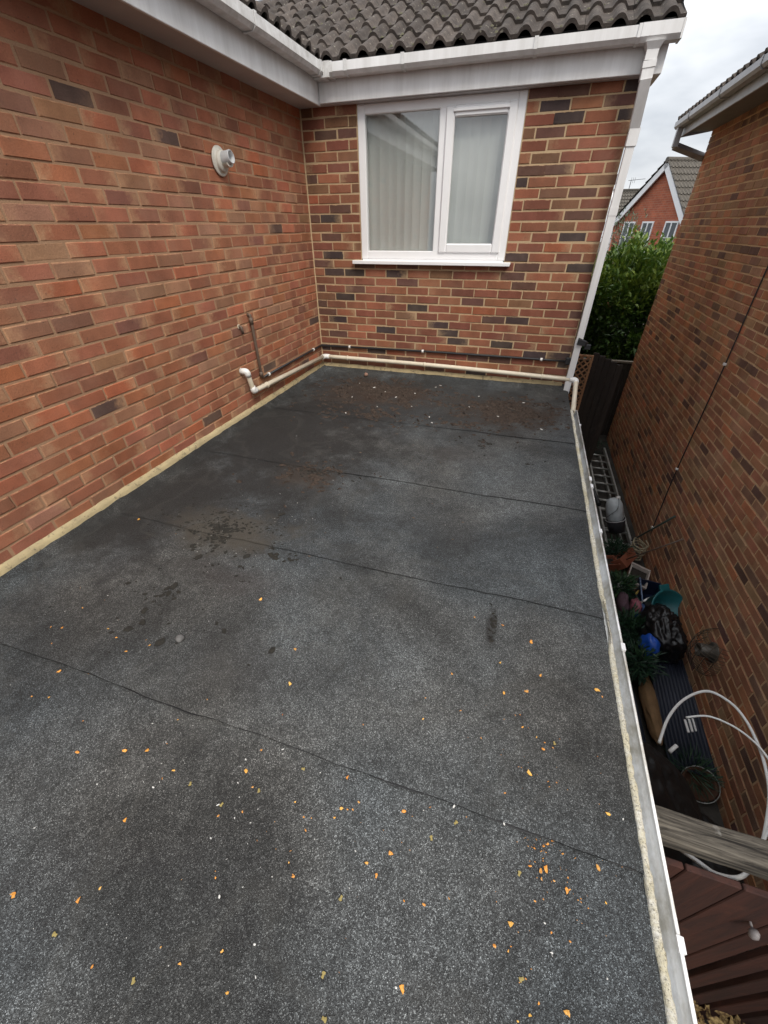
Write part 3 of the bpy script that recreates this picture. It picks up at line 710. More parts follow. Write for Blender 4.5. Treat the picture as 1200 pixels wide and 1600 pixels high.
# black fixings by the downpipe
bk = thing('pipe_bracket', 'broken black bracket on the white downpipe', 'bracket')
mb = MB(); mb.add([(2.716, -.071, .46), (2.79, -.071, .435), (2.815, -.068, .415), (2.79, -.071, .385), (2.715, -.071, .395), (2.716, -.092, .45), (2.79, -.088, .43), (2.815, -.078, .415), (2.785, -.088, .39), (2.715, -.092, .405)],
    [(5, 6, 1, 0), (6, 7, 2, 1), (7, 8, 3, 2), (8, 9, 4, 3), (9, 5, 0, 4), (5, 9, 8, 6), (6, 8, 7)]); mb.build('plate', 'black_pl', bk)
mb = MB(); mb.box((2.79, -.074, .36), (2.84, -.060, .40)); mb.build('tab', 'black_pl', bk)

# ================================================================== loose things on the flat roof
def flake_mesh(seed, n=7, sz=1.0, thick=.18):
    rr = random.Random(seed); vs = []
    for i in range(n):
        a = 2*math.pi*i/n; r = sz*rr.uniform(.35, 1.2); vs.append((r*math.cos(a), r*math.sin(a)*.9, rr.uniform(0, .35)*sz))
    t = [(x*.92, y*.92, z+thick*sz) for x, y, z in vs]; vs += t+[(0, 0, .28*sz+thick*sz)]
    fs = [(i, (i+1) % n, n+(i+1) % n, n+i) for i in range(n)]+[(n+i, n+(i+1) % n, 2*n) for i in range(n)]
    return MB().add(vs, fs)
k = NT('orange_leaf'); i_ = k.n('ShaderNodeObjectInfo').outputs['Random']
c = k.ramp(i_, (0, (.58, .20, .022)), (.4, (.72, .30, .03)), (.75, (.68, .38, .06)), (1, (.42, .12, .025))); c = k.mix(k.ramp(k.noise(300, 3), (.45, 0), (.7, .7)), c, (.75, .50, .20)); k.color(c); k.rough(.7); MAT['leafbit'] = k.m
k = NT('dull_leaf'); k.color(k.mix(k.noise(120, 4), (.22, .17, .05), (.34, .27, .10))); k.rough(.85); MAT['dull'] = k.m
k = NT('white_grit'); k.color(k.mix(k.noise(200, 3), (.72, .71, .68), (.5, .49, .46))); k.rough(.8); MAT['chip'] = k.m
FLAKES = [(0.723, -4.094), (0.787, -4.079), (1.32, -3.967), (1.292, -4.004), (1.056, -4.189), (1.196, -4.141), (1.27, -4.116), (1.391, -4.14), (1.352, -4.287), (1.543, -3.626), (2.165, -3.547), (2.214, -3.25), (2.333, -3.256), (2.448, -3.308), (2.336, -3.443), (2.485, -3.454), (2.359, -3.57), (2.436, -3.537), (2.683, -3.454), (2.696, -3.477), (2.417, -3.631), (2.427, -3.672), (2.473, -3.692), (2.494, -3.725), (2.099, -3.746), (2.091, -3.67), (1.917, -3.993), (1.795, -4.1), (1.921, -4.1), (1.932, -4.072), (1.965, -4.066), (1.973, -4.043), (2.042, -4.167), (2.099, -4.127), (2.076, -4.182), (1.845, -4.229), (1.678, -4.315), (2.109, -4.023), (2.385, -3.887), (2.452, -3.81), (2.486, -4.041), (2.5, -4.033), (2.488, -4.058), (2.505, -3.977), (2.551, -4.063), (2.555, -4.034), (2.633, -3.991), (2.472, -4.107), (2.417, -4.167), (2.414, -4.215), (2.511, -4.153), (2.669, -3.853), (2.642, -4.056), (2.192, -4.346), (2.483, -4.275), (2.465, -4.298), (2.44, -4.314), (2.541, -4.27), (1.205, -4.499), (1.372, -4.457), (1.405, -4.421), (1.502, -4.531), (1.773, -4.42), (1.692, -4.466), (1.631, -4.458), (1.822, -4.471), (1.611, -4.073), (1.908, -3.826), (0.493, -3.842), (0.544, -3.831), (0.574, -3.902), (0.53, -3.721), (0.736, -3.775), (0.805, -3.801), (0.968, -3.789), (0.899, -3.841), (1.629, -3.879), (1.596, -3.767), (1.341, -3.912), (0.724, -3.99), (0.255, -3.114), (0.556, -3.158), (1.266, -3.436)]
DULL = [(1.467, -4.156), (1.677, -4.108), (2.529, -3.696), (2.257, -4.004), (2.196, -4.059), (2.434, -4.062), (2.444, -4.251), (1.369, -4.519), (1.61, -4.521), (2.045, -4.438), (2.015, -4.379), (2.003, -4.252), (1.591, -4.173), (1.778, -4.012)]
WHITE = [(1.604, -4.108), (1.687, -3.98), (2.243, -3.969), (2.387, -3.967), (2.71, -3.854), (2.511, -4.187), (1.709, -4.341), (1.583, -4.175), (0.967, -0.597), (1.468, -0.238), (1.847, -0.778), (2.0, -0.715), (1.328, -0.917), (0.792, -1.244), (2.491, -1.111), (1.594, -1.244), (1.545, -1.126), (1.435, -0.313), (.62, -.42), (.81, -.50), (1.12, -.72), (.70, -.84), (1.9, -.46), (2.12, -.93), (2.33, -.52), (1.02, -1.02), (1.27, -.55)]
DARK = [(0.806, -3.504), (0.826, -3.485), (0.803, -3.647), (0.816, -3.749), (0.847, -3.704), (0.802, -3.28), (0.782, -3.123), (0.708, -3.213), (0.911, -3.204), (1.034, -3.197), (1.187, -3.17), (1.176, -3.138), (1.213, -3.635), (1.456, -3.657), (0.996, -3.763), (0.83, -3.53), (1.024, -2.816)]
fm = []
for q in range(10):
    me = flake_mesh(100+q, 8).mesh('flake'); me.materials.append(MAT['leafbit']); fm.append(me)
rr = random.Random(77)
for (x, y) in FLAKES:
    o = link('leaf_scrap', rr.choice(fm), label='small scrap of orange leaf lying on the grey felt', category='leaf', group='orange leaf scraps on the felt')
    d = .0030+.0068*rr.random()**2; o.scale = (d*rr.uniform(.9, 1.15), d*rr.uniform(.8, 1.1), d*rr.uniform(.5, 1.0)); o.rotation_euler = (rr.uniform(-.3, .3), rr.uniform(-.3, .3), rr.uniform(0, 6.3)); o.location = (x, y, felt_z(x, y)+.0045)
dm = flake_mesh(200, 9).mesh('flake'); dm.materials.append(MAT['dull'])
for (x, y) in DULL:
    o = link('faded_leaf_scrap', dm, label='faded yellow leaf scrap flattened onto the felt', category='leaf', group='faded leaf scraps on the felt')
    o.scale = (.009, .0085, .004); o.rotation_euler.z = rr.uniform(0, 6); o.location = (x, y, felt_z(x, y)+.003)
wm = []
for q in range(4):
    me = flake_mesh(300+q, 6, 1, .5).mesh('chip'); me.materials.append(MAT['chip']); wm.append(me)
for i, (x, y) in enumerate(WHITE):
    o = link('white_chip', rr.choice(wm), label='small white chip lying on the dark felt', category='chip', group='white chips on the felt')
    d = .0045 if y < -3 else .011; o.scale = (d*rr.uniform(1, 1.9), d*.75, d*.6); o.rotation_euler.z = rr.uniform(0, 6); o.location = (x, y, felt_z(x, y)+.003)
def lump(r, seed, amp=.35, sub=2, sq_=.7):
    bm = bmesh.new(); bmesh.ops.create_icosphere(bm, subdivisions=sub, radius=1)
    for q in bm.verts:
        d = 1+amp*noise.noise(q.co*1.4+Vector((seed, 0, 0)))+amp*.4*noise.noise(q.co*3.5+Vector((seed, 3, 0))); q.co = Vector((q.co.x*d*r, q.co.y*d*r, q.co.z*d*r*sq_))
    return bm
MAT['stone'] = plain('grey_stone', (.16, .155, .15), .85, .4, 60, .5); MAT['moss'] = plain('dark_moss', (.010, .0095, .008), .95, 0, 90, .8, c2=(.030, .026, .019))
MAT['pebble'] = plain('brown_pebble', (.30, .17, .12), .7, .3, 60, .3)
mb = MB(); mb.bm(lump(.017, 5), Matrix.Translation((1.066, -3.727, RZ+.011)), True); mb.build('stone', 'stone', label='rounded dark grey stone lying loose on the felt', category='stone')
mb = MB(); mb.bm(lump(.022, 9, .4, 2, 1.1), Matrix.Translation((.598, -.150, RZ+.020)), True); mb.build('pebble', 'pebble', label='reddish brown pebble lying at the back of the flat roof', category='stone')
ml = [lump(1, 40+i, .5, 1, .5) for i in range(5)]; mls = []
for bm in ml:
    a = MB(); a.bm(bm); me = a.mesh('clump'); me.materials.append(MAT['moss']); mls.append(me)
for (x, y) in DARK:
    o = link('moss_clump', rr.choice(mls), label='dark clump of dead moss stuck on the felt', category='moss', group='moss clumps on the felt')
    d = rr.uniform(.011, .020); o.scale = (d*1.3, d*.9, d*.55); o.rotation_euler.z = rr.uniform(0, 6); o.location = (x, y, felt_z(x, y)+.002)
# crumbs of moss and leaf mould in drifts: far too many to count
def scatter(name, mat, spots, size, label=None, seed=1, flat=.6):
    rr = random.Random(seed); mb = MB()
    for (cx, cy, rx, ry, n) in spots:
        for _ in range(n):
            a = rr.uniform(0, 6.283); q = abs(rr.gauss(0, .48)); x, y = cx+rx*q*math.cos(a), cy+ry*q*math.sin(a)
            if not (.09 < x < 2.72 and -5.2 < y < -.06): continue
            if noise.noise(Vector((x*7, y*7, seed))) < -.12: continue
            d = size[0]+(size[1]-size[0])*rr.random()**2.2; h = d*flat; z = felt_z(x, y); t = rr.uniform(0, 6.28); kx = rr.uniform(.7, 2.0)
            pts = []
            for j in range(5):
                b = t+j*1.2566; e = d*rr.uniform(.7, 1.2); pts.append((x+e*kx*math.cos(b)*math.cos(t)-e*math.sin(b)*math.sin(t), y+e*math.sin(b), z))
            mb.add(pts+[(x, y, z+h)], [(j, (j+1) % 5, 5) for j in range(5)])
    mb.build(name, mat, kind='stuff', label=label)
MAT['mould'] = plain('leaf_mould', (.013, .009, .006), .95, 0, 60, .5, c2=(.070, .047, .034))
MAT['twig'] = plain('bark_crumb', (.075, .052, .036), .9, 0, 50, .3, c2=(.15, .11, .08))
scatter('leaf_mould_debris', 'mould', [(.90, -.58, .85, .50, 4600), (2.24, -.78, .68, .46, 3200), (1.0, -1.2, .8, .35, 500), (1.0, -2.35, .40, .28, 420), (1.9, -1.2, .7, .3, 300)], (.003, .025), 'brown leaf mould drifted at the back of the flat roof', 3)
scatter('moss_debris', 'moss', [(.78, -3.04, .50, .26, 900), (2.3, -.85, .5, .3, 300), (1.15, -3.16, .2, .06, 80), (.85, -3.6, .4, .25, 50), (2.29, -3.26, .03, .12, 60), (1.02, -2.3, .3, .2, 200), (2.1, -1.5, .9, .5, 160), (.85, -3.55, .45, .35, 80)], (.003, .013), 'black moss crumbs scattered over the felt', 4)
scatter('bark_debris', 'twig', [(.85, -.55, .8, .45, 220), (2.25, -.70, .55, .36, 180), (1.5, -2, 1.3, 1.5, 120)], (.0025, .007), 'pale bark crumbs scattered over the leaf mould', 6)
scatter('grit', 'chip', [(1.1, -2.9, 1.2, 1.6, 330), (1.5, -4.1, 1.2, .7, 300), (.75, -.65, .7, .4, 60), (2.1, -.8, .6, .4, 40), (.75, -3.2, .45, .5, 110), (.45, -3.85, .12, .1, 60)], (.0008, .0026), 'white grit specks scattered over the felt', 5)

scatter('orange_grit', 'leafbit', [(2.48, -3.95, .30, .5, 240), (1.9, -4.15, .6, .25, 45), (.9, -3.9, .7, .3, 25)], (.0010, .0038), 'tiny orange crumbs scattered over the felt', 11)

# ================================================================== the neighbour's house
NX, NY1, NY0 = 4.165, 3.85, -4.8
nb = thing('neighbour_house', 'brown brick side wall of the house beyond the narrow alley with grey gutter', 'house')
mb = MB(); mb.box((NX+REC, NY0, GZ), (NX+.3, NY1-.03, 2.40)); nw = mb.build('wall', 'mortar_n', nb)
lay(nw, (NX, NY1, 0), -math.pi/2, NY1-NY0, 60, lambda r: .1125 if r % 2 else 0, [], PAL_N, 'brick_n', 'brick_n_a', share((1, 0, 0)), 41, zbase=GZ)
mb = MB(); mb.box((NX+.301, NY1-.3, GZ), (NX+5, NY1-.031, 2.4)); mb.build('wall', 'brick_n', nb)
MAT['n_white'] = plain('neighbour_upvc', (.36, .37, .40), .4, 0, 10, c2=(.24, .25, .27)); MAT['n_soffit'] = plain('neighbour_soffit', (.20, .20, .21), .6, .2, 5)
mb = MB(); mb.box((3.82, NY0, 2.335), (NX+.1, NY1+.06, 2.35)); mb.build('soffit', 'n_soffit', nb)
mb = MB(); mb.bbox((3.80, NY0, 2.285), (3.818, NY1+.06, 2.47), .003); mb.build('fascia', 'n_white', nb)
mb = MB(); mb.add([(3.80, NY1+.062, 2.285), (NX, NY1+.062, 2.335), (NX+.3, NY1+.062, 2.64), (3.80, NY1+.062, 2.45)], [(0, 1, 2, 3)]); mb.add([(3.80, NY1+.078, 2.285), (NX, NY1+.078, 2.335), (NX+.3, NY1+.078, 2.64), (3.80, NY1+.078, 2.45)], [(3, 2, 1, 0)]); mb.build('bargeboard', 'n_white', nb)
NG = 2.365
mb = MB(); mb.extrude([(-a, b) for a, b in gp][::-1], (3.799, NY0, NG), (3.799, NY1+.02, NG), (1, 0, 0), (0, 0, 1)); ng = mb.build('gutter', 'n_white', nb)
for y in (3.2, 2.1, 1.1, .2):
    q = [(-a, b) for a, b in ((-.001, .072), (-.001, .012), (.014, -.006), (.086, -.006), (.111, .018), (.111, .080), (.094, .080), (.094, .076), (.107, .076), (.107, .02), (.085, -.002), (.015, -.002), (.003, .014), (.003, .072))][::-1]
    mb = MB(); mb.extrude(q, (3.799, y-.012, NG), (3.799, y+.012, NG), (1, 0, 0), (0, 0, 1)); mb.build('gutter_bracket', 'n_white', ng)
dp2 = MB(); sq(dp2, (3.745, 3.72, NG-.002), (3.745, 3.72, 2.17), .033); sq(dp2, (3.735, 3.72, 2.185), (4.30, 3.92, 2.03), .032); sq(dp2, (4.31, 3.89, 2.06), (4.31, 3.89, GZ), .0325); dp2.build('downpipe', 'n_white', nb)
mb = MB(); mb.add([(3.74, NY0, 2.42), (3.74, NY1+.08, 2.42), (3.74+3*cS, NY1+.08, 2.42+3*sS), (3.74+3*cS, NY0, 2.42+3*sS)], [(3, 2, 1, 0)]); ro3 = mb.build('roof', 'dark', nb)
tiles(ro3, (3.735, NY1+.09, 2.445), (0, -1, 0), (cS, 0, sS), 16, 2, lambda p: True)
# cable down the wall
cb = thing('wall_cable', 'thin black cable clipped down the brown brick wall', 'cable')
mb = MB(); mb.tube(curve_pts([(4.158, .50, 2.33), (4.158, .485, 1.03), (4.157, .41, .20), (4.157, .36, -.95), (4.157, .262, -1.70), (4.165, .255, -1.76)], 8), .006, 8); mb.build('cable_run', 'black_pl', cb)
for y, z in ((.41, .20), (.36, -.95), (.262, -1.72)):
    mb = MB(); mb.bbox((4.140, y-.014, z-.012), (4.166, y+.014, z+.012), .003); mb.build('cable_clip', 'elbow', cb)
# boiler flue inside a wire guard
MAT['wire'] = plain('rusted_wire', (.10, .075, .05), .5, .5, 40, metal=.3); MAT['sooty'] = plain('sooty_metal', (.10, .09, .075), .4, .4, 30, metal=.4)
gd = thing('flue_guard', 'rusty wire cage over a boiler flue low on the brown wall', 'flue guard')
GC = Vector((NX, -1.72, -1.56)); GRD = .17
for i in range(13):
    z = -GRD+2*GRD*i/12; r = math.sqrt(max(.0001, GRD*GRD-z*z*.55))
    mb = MB(); mb.tube([GC+Vector((-math.sin(a)*r*.95, math.cos(a)*r, z)) for a in [math.pi*j/14 for j in range(15)]], .0022, 5, smooth=True); mb.build('wire', 'wire', gd)
for j in range(1, 8):
    a = math.pi*j/8; mb = MB(); mb.tube([GC+Vector((-math.sin(a)*math.sqrt(max(.0001, GRD*GRD-z*z*.55))*.95, math.cos(a)*math.sqrt(max(.0001, GRD*GRD-z*z*.55)), z)) for z in [-GRD+2*GRD*i/12 for i in range(13)]], .0024, 5); mb.build('wire', 'wire', gd)
mb = MB(); mb.lathe([(.0, .001), (.085, .001), (.085, .008), (.055, .009), (.055, .11), (.05, .115), (.044, .112), (.044, .02), (0, .02)], Matrix.Translation(GC) @ Matrix.Rotation(-math.pi/2, 4, 'Y'), 24); mb.build('flue', 'sooty', gd)

# ================================================================== the alley: gate, fence, trellis
def wood_mat(name, a, b, c, sc_=(26, 26, 2.2), rough=.8):
    k = NT(name); v = k.scaled(*sc_); f = k.noise(1.0, 6, .7, v, .6)
    q = k.mix(k.ramp(f, (.38, 0), (.60, 1)), a, b); q = k.mix(k.ramp(k.noise(9, 4, .6), (.60, 0), (.72, .7)), q, c)
    q = k.mix(1, q, k.ramp(k.n('ShaderNodeObjectInfo').outputs['Random'], (0, .8), (1, 1.2)), 'MULTIPLY')
    k.color(q); k.rough(rough); k.bump(f, .6, .006); return k.m
MAT['gate'] = wood_mat('stained_gate_wood', (.050, .0150, .009), (.026, .0085, .006), (.080, .026, .015)); MAT['fence'] = wood_mat('old_fence_wood', (.030, .022, .016), (.018, .013, .010), (.05, .04, .03))
MAT['trellis'] = wood_mat('trellis_wood', (.34, .185, .095), (.25, .13, .065), (.38, .22, .12)); MAT['beam'] = wood_mat('weathered_timber', (.17, .15, .12), (.016, .013, .010), (.52, .50, .46), (3.5, 60, 60), .9)
gt = thing('garden_gate', 'dark red stained gate of upright boards across the alley', 'gate')
xs = 2.835; i = 0; rr = random.Random(12)
while xs < 4.12:
    flush = i < 3; wd = .158 if flush else .078
    mb = MB(); mb.bbox((xs, -3.812, GZ+.05), (xs+wd-.006, -3.792+(0 if flush else .004), -.350+rr.uniform(-.006, .003)), .003); mb.build('board', 'gate', gt)
    xs += wd+(.0 if flush else .036); i += 1
for z in (-.62, -1.2, -1.85): mb = MB(); mb.bbox((2.84, -3.79, z-.045), (4.13, -3.745, z+.045), .003); mb.build('rail', 'gate', gt)
kn = MB(); kn.bm(lump(.015, 3, .15, 2, 1.5), Matrix.Translation((3.265, -3.842, -.575)), True); kn.tube([(3.265, -3.83, -.575), (3.265, -3.80, -.575)], .004, 8); MAT['knob'] = plain('grey_knob', (.26, .24, .24), .6, .2, 40); kn.build('knob', 'knob', gt)
bmx = MB(); vs = []; n = 60
for i in range(n+1):
    x = 2.80+1.36*i/n
    for (y, z) in ((-3.752, -.385), (-3.755, -.32), (-3.745, -.304), (-3.708, -.300), (-3.668, -.306), (-3.660, -.322), (-3.664, -.385)):
        d = noise.noise(Vector((x*6, y*30, z*30)))*.004; vs.append((x, y+d, z+d*.8))
bmx.add(vs, [(i*7+j, (i+1)*7+j, (i+1)*7+(j+1) % 7, i*7+(j+1) % 7) for i in range(n) for j in range(7)]); bmx.build('timber_beam', 'beam', label='weathered grey timber beam spanning the alley above the gate', category='beam')
fc = thing('back_fence', 'dark timber fence closing the far end of the alley', 'fence')
x = 2.72; rr = random.Random(3)
while x < 5.6:
    mb = MB(); mb.bbox((x, 4.02, GZ), (x+.138, 4.038, -.735+rr.uniform(-.006, .006)), .003); mb.build('board', 'fence', fc); x += .142
mb = MB(); mb.bbox((3.30, 3.99, -.735), (5.6, 4.06, -.70), .004); MAT['rail'] = plain('pale_capping', (.20, .17, .13), .8, .4, 20); mb.build('capping_rail', 'rail', fc)
for x in (3.22, 4.9): mb = MB(); mb.bbox((x, 3.93, GZ), (x+.09, 4.018, -.62), .004); mb.build('post', 'fence', fc)
fp = thing('fence_panel', 'dark upright fence panel beside the brown trellis', 'fence')
for i in range(5): mb = MB(); mb.bbox((3.10+i*.075, 1.30+i*.0, GZ), (3.172+i*.075, 1.322, .02-.03*i), .003); mb.build('board', 'fence', fp)
tl = thing('trellis', 'brown diamond lattice trellis beside the house corner', 'trellis')
TX0, TX1, TZ0, TZ1, TY = 2.79, 3.062, -.95, .062, 1.0
mb = MB(); mb.bbox((TX1-.022, TY-.012, TZ0), (TX1, TY+.012, TZ1), .002); mb.bbox((TX0, TY-.012, TZ0), (TX0+.022, TY+.012, TZ1), .002); mb.bbox((TX0+.022, TY-.011, TZ1-.02), (TX1-.022, TY+.011, TZ1), .002); mb.build('frame', 'trellis', tl)
def clipseg(x0, z0, dx, dz):
    ts = sorted([(TX0-x0)/dx, (TX1-x0)/dx]); tz = sorted([(TZ0-z0)/dz, (TZ1-z0)/dz]); a, b = max(ts[0], tz[0]), min(ts[1], tz[1])
    return None if b-a < .02 else ((x0+dx*a, z0+dz*a), (x0+dx*b, z0+dz*b))
for sgn in (1, -1):
    q = -2.2
    while q < 2.2:
        sg = clipseg(TX0, q, .707, sgn*.707)
        if sg:
            (xa, za), (xb, zb) = sg; d = Vector((xb-xa, 0, zb-za)).normalized(); nn = Vector((-d.z, 0, d.x))*.008; yy = TY-.006*sgn
            mb = MB(); c_ = [Vector((xa, yy, za)), Vector((xb, yy, zb))]
            vs = [c_[0]-nn+Vector((0, -.003, 0)), c_[0]+nn+Vector((0, -.003, 0)), c_[1]+nn+Vector((0, -.003, 0)), c_[1]-nn+Vector((0, -.003, 0))]; vs += [p+Vector((0, .006, 0)) for p in vs]
            mb.add(vs, [(0, 1, 2, 3), (7, 6, 5, 4), (0, 4, 5, 1), (1, 5, 6, 2), (2, 6, 7, 3), (3, 7, 4, 0)]); mb.build('lath', 'trellis', tl)
        q += .072

# ================================================================== clutter on the alley floor
MAT['alu'] = plain('dull_aluminium', (.46, .46, .43), .45, .35, 12, metal=.6)
ld = thing('ladder', 'grey aluminium ladder lying along the alley floor', 'ladder')
for xr in (3.70, 4.00):
    mb = MB(); mb.bbox((xr-.014, .05, -2.05), (xr+.014, 3.05, -1.985), .004); mb.build('rail', 'alu', ld)
y = .22
while y < 3.0:
    mb = MB(); mb.tube([(3.70, y, -2.02), (4.00, y, -2.02)], .015, 8); mb.build('rung', 'alu', ld); y += .255
ld2 = thing('ladder', 'second ladder section lying under the aluminium ladder', 'ladder')
for xr in (3.66, 3.93):
    mb = MB(); mb.bbox((xr-.013, -.1, -2.13), (xr+.013, 2.9, -2.07), .004); mb.build('rail', 'alu', ld2)
y = .12
while y < 2.85:
    mb = MB(); mb.tube([(3.66, y, -2.10), (3.93, y, -2.10)], .014, 8); mb.build('rung', 'alu', ld2); y += .255
# jar in a bucket
MAT['jar'] = plain('milky_plastic', (.55, .60, .62), .35, .2, 12); MAT['dk_bucket'] = plain('dark_bucket', (.035, .036, .042), .5, .3, 12); MAT['pale_bucket'] = plain('grey_white_bucket', (.42, .42, .42), .5, .3, 14)
JM = Matrix.Translation((3.86, .47, -2.0)) @ Matrix.Rotation(R(-20), 4, 'Y') @ Matrix.Rotation(R(-12), 4, 'X')
bu = thing('bucket', 'dark bucket with a pale rim standing on the ladder', 'bucket')
mb = MB(); mb.lathe([(0, 0), (.095, 0), (.115, .17), (.112, .175), (.108, .17), (.09, .01), (0, .01)], JM, 24); mb.build('tub', 'dk_bucket', bu); mb = MB(); mb.tube([JM @ Vector((.116*math.cos(a), .116*math.sin(a), .168)) for a in [math.pi*2*j/24 for j in range(24)]], .006, 6, closed=True); mb.build('rim', 'pale_bucket', bu)
jr = thing('plastic_jar', 'milky white plastic container sitting in the dark bucket', 'container')
J2 = JM @ Matrix.Translation((0, 0, .16))
mb = MB(); mb.lathe([(0, 0), (.088, 0), (.1, .02), (.104, .14), (.098, .22), (.075, .285), (.045, .30), (0, .302)], J2, 24); mb.build('shell', 'jar', jr)
mb = MB(); mb.lathe([(.024, 0), (.026, .035), (0, .036)], J2 @ Matrix.Translation((.055, 0, .285)), 12); mb.build('cap', 'elbow', jr)
mb = MB(); mb.tube(curve_pts([J2 @ Vector(p) for p in ((-.105, -.02, .05), (-.06, -.1, .12), (.03, -.108, .2), (.06, -.03, .31))], 6), .003, 6); mb.build('strap', 'black_pl', jr)
# rods leaning on the wall
MAT['green_rod'] = plain('green_rod', (.045, .065, .05), .5, .3, 20)
def rod(a, b, r, mat, name, label):
    mb = MB(); mb.tube([a, Vector(a).lerp(Vector(b), .5), b], r, 8); mb.build(name, mat, label=label, category='pole')
rod((3.98, .36, -2.12), (4.150, -.12, -1.285), .011, 'green_rod', 'garden_cane', 'dark green garden pole leaning on the brown wall')
rod((3.80, -.10, -2.10), (4.155, -.48, -1.325), .008, 'brown_pipe', 'stick', 'thin brown stick leaning over the planters')
rod((3.62, 1.7, -1.97), (3.66, .9, -1.90), .03, 'black_pl', 'black_pipe_offcut', 'black pipe offcut lying on the ladder')
# hose coil in pale wicker tones, planters
MAT['straw'] = plain('straw_rope', (.40, .34, .22), .8, .5, 60)
ho = thing('rope_coil', 'coil of straw coloured rope against the brown wall', 'rope')
mb = MB(); mb.tube([(4.04+.075*math.cos(t)*(1+.1*math.sin(t*3.1)), .10+.11*math.sin(t)+.012*math.sin(t*2.3), -2.09+.006*t+.01*math.sin(t*1.7)) for t in [i*.35 for i in range(110)]], .008, 6); mb.build('loops', 'straw', ho)
MAT['terra'] = plain('terracotta_plastic', (.30, .095, .05), .7, .35, 14, .2); MAT['soil'] = plain('dark_soil', (.03, .022, .016), .95, .4, 60, .8); MAT['cream_rim'] = plain('cream_planter', (.44, .38, .34), .6, .25, 15)
def planter(name, label, M, lx, ly, h, mat, rimmat):
    t = thing(name, label, 'planter'); mb = MB(); o_ = .86
    for (a, b) in (((lx, ly, h), (lx*o_, ly*o_, 0)),):
        top = [(-lx, -ly, h), (lx, -ly, h), (lx, ly, h), (-lx, ly, h)]; bot = [(-lx*o_, -ly*o_, 0), (lx*o_, -ly*o_, 0), (lx*o_, ly*o_, 0), (-lx*o_, ly*o_, 0)]; inn = [(x*.9, y*.9, z) for x, y, z in top]; low = [(x*.86, y*.86, h*.72) for x, y, z in top]
        mb.add([M @ Vector(p) for p in bot+top], [(3, 2, 1, 0)]+[(i, (i+1) % 4, 4+(i+1) % 4, 4+i) for i in range(4)]); mb.build('tub', mat, t)
        mb = MB(); mb.add([M @ Vector(p) for p in [(x*1.03, y*1.03, z-.015) for x, y, z in top]+[(x*1.04, y*1.04, z+.006) for x, y, z in top]+[(x*.99, y, z+.004) for x, y, z in inn]+low], [(a*4+i, a*4+(i+1) % 4, a*4+4+(i+1) % 4, a*4+4+i) for a in range(3) for i in range(4)]); mb.build('rim', rimmat, t)
        mb = MB(); mb.add([M @ Vector(p) for p in low], [(0, 1, 2, 3)]); mb.build('soil', 'soil', t)
planter('planter', 'terracotta trough lying tilted among the clutter', Matrix.Translation((3.92, -.12, -2.06)) @ Matrix.Rotation(R(58), 4, 'Z') @ Matrix.Rotation(R(-55), 4, 'X'), .17, .08, .13, 'terra', 'terra')
planter('planter', 'cream rimmed planter trough beside the brown wall', Matrix.Translation((3.94, -.42, -2.09)) @ Matrix.Rotation(R(72), 4, 'Z') @ Matrix.Rotation(R(8), 4, 'X'), .17, .10, .14, 'terra', 'cream_rim')
planter('planter', 'small terracotta pot half hidden by the gutter', Matrix.Translation((3.70, -.20, -2.12)) @ Matrix.Rotation(R(20), 4, 'Z'), .08, .08, .13, 'terra', 'terra')
# crumpled bags and tubs
def crumple(name, mat, ctr, rad, seed, label, cat, sub=4, amp=.42, rough_=3.0):
    bm = bmesh.new(); bmesh.ops.create_icosphere(bm, subdivisions=sub, radius=1)
    for q in bm.verts:
        p = q.co.copy(); d = 1+amp*.55*noise.noise(p*1.3+Vector((seed, 1, 2)))-amp*.55*abs(noise.noise(p*rough_+Vector((seed, 5, 2))))-amp*.25*abs(noise.noise(p*rough_*2.4+Vector((seed, 9, 2))))
        q.co = Vector((ctr[0]+p.x*d*rad[0], ctr[1]+p.y*d*rad[1], max(GZ+.004, ctr[2]+p.z*d*rad[2])))
    mb = MB(); mb.bm(bm, None, True); return mb.build(name, mat, label=label, category=cat)
MAT['binbag'] = plain('black_polythene', (.010, .010, .011), .3, .2, 10, .6); MAT['bluebag'] = plain('blue_polythene', (.015, .085, .45), .35, .3, 20); MAT['teal'] = plain('teal_plastic', (.012, .13, .145), .4, .3, 12)
MAT['tarp'] = plain('black_tarpaulin', (.008, .008, .008), .6, .2, 10); MAT['card'] = plain('brown_paper_sack', (.20, .115, .05), .85, .4, 18, .3); MAT['pink'] = plain('faded_pink', (.33, .10, .13), .7, .4, 25); MAT['purple'] = plain('mauve_cloth', (.11, .06, .08), .8, .4, 25)
MAT['blue2'] = plain('mid_blue_plastic', (.02, .11, .34), .4, .3, 12); MAT['navy'] = plain('navy_plastic', (.012, .02, .05), .4, .3, 12); MAT['netting'] = plain('green_netting', (.018, .055, .032), .7, .4, 40); MAT['yellow'] = plain('yellow_handle', (.38, .28, .06), .6, .2, 20)
crumple('rubbish_bag', 'binbag', (3.95, -1.36, -1.87), (.20, .27, .30), 2.5, 'shiny black rubbish bag slumped against the brown wall', 'bag', 5, .5, 4.0)
crumple('plastic_bag', 'bluebag', (3.80, -1.57, -1.80), (.075, .11, .12), 7.7, 'crumpled bright blue plastic bag beside the black rubbish bag', 'bag', 3, .6)
crumple('cloth_bundle', 'purple', (3.72, -.93, -1.95), (.055, .16, .10), 4.1, 'mauve cloth bundle among the clutter by the gutter', 'cloth', 3, .5)
crumple('pink_bag', 'pink', (3.83, -.97, -1.93), (.055, .10, .08), 5.1, 'faded pink bag next to the blue tub', 'bag', 3, .6)
crumple('white_bag', 'chip', (3.78, -.58, -2.05), (.07, .06, .06), 6.1, 'small crumpled white bag beside the planters', 'bag', 3, .7)
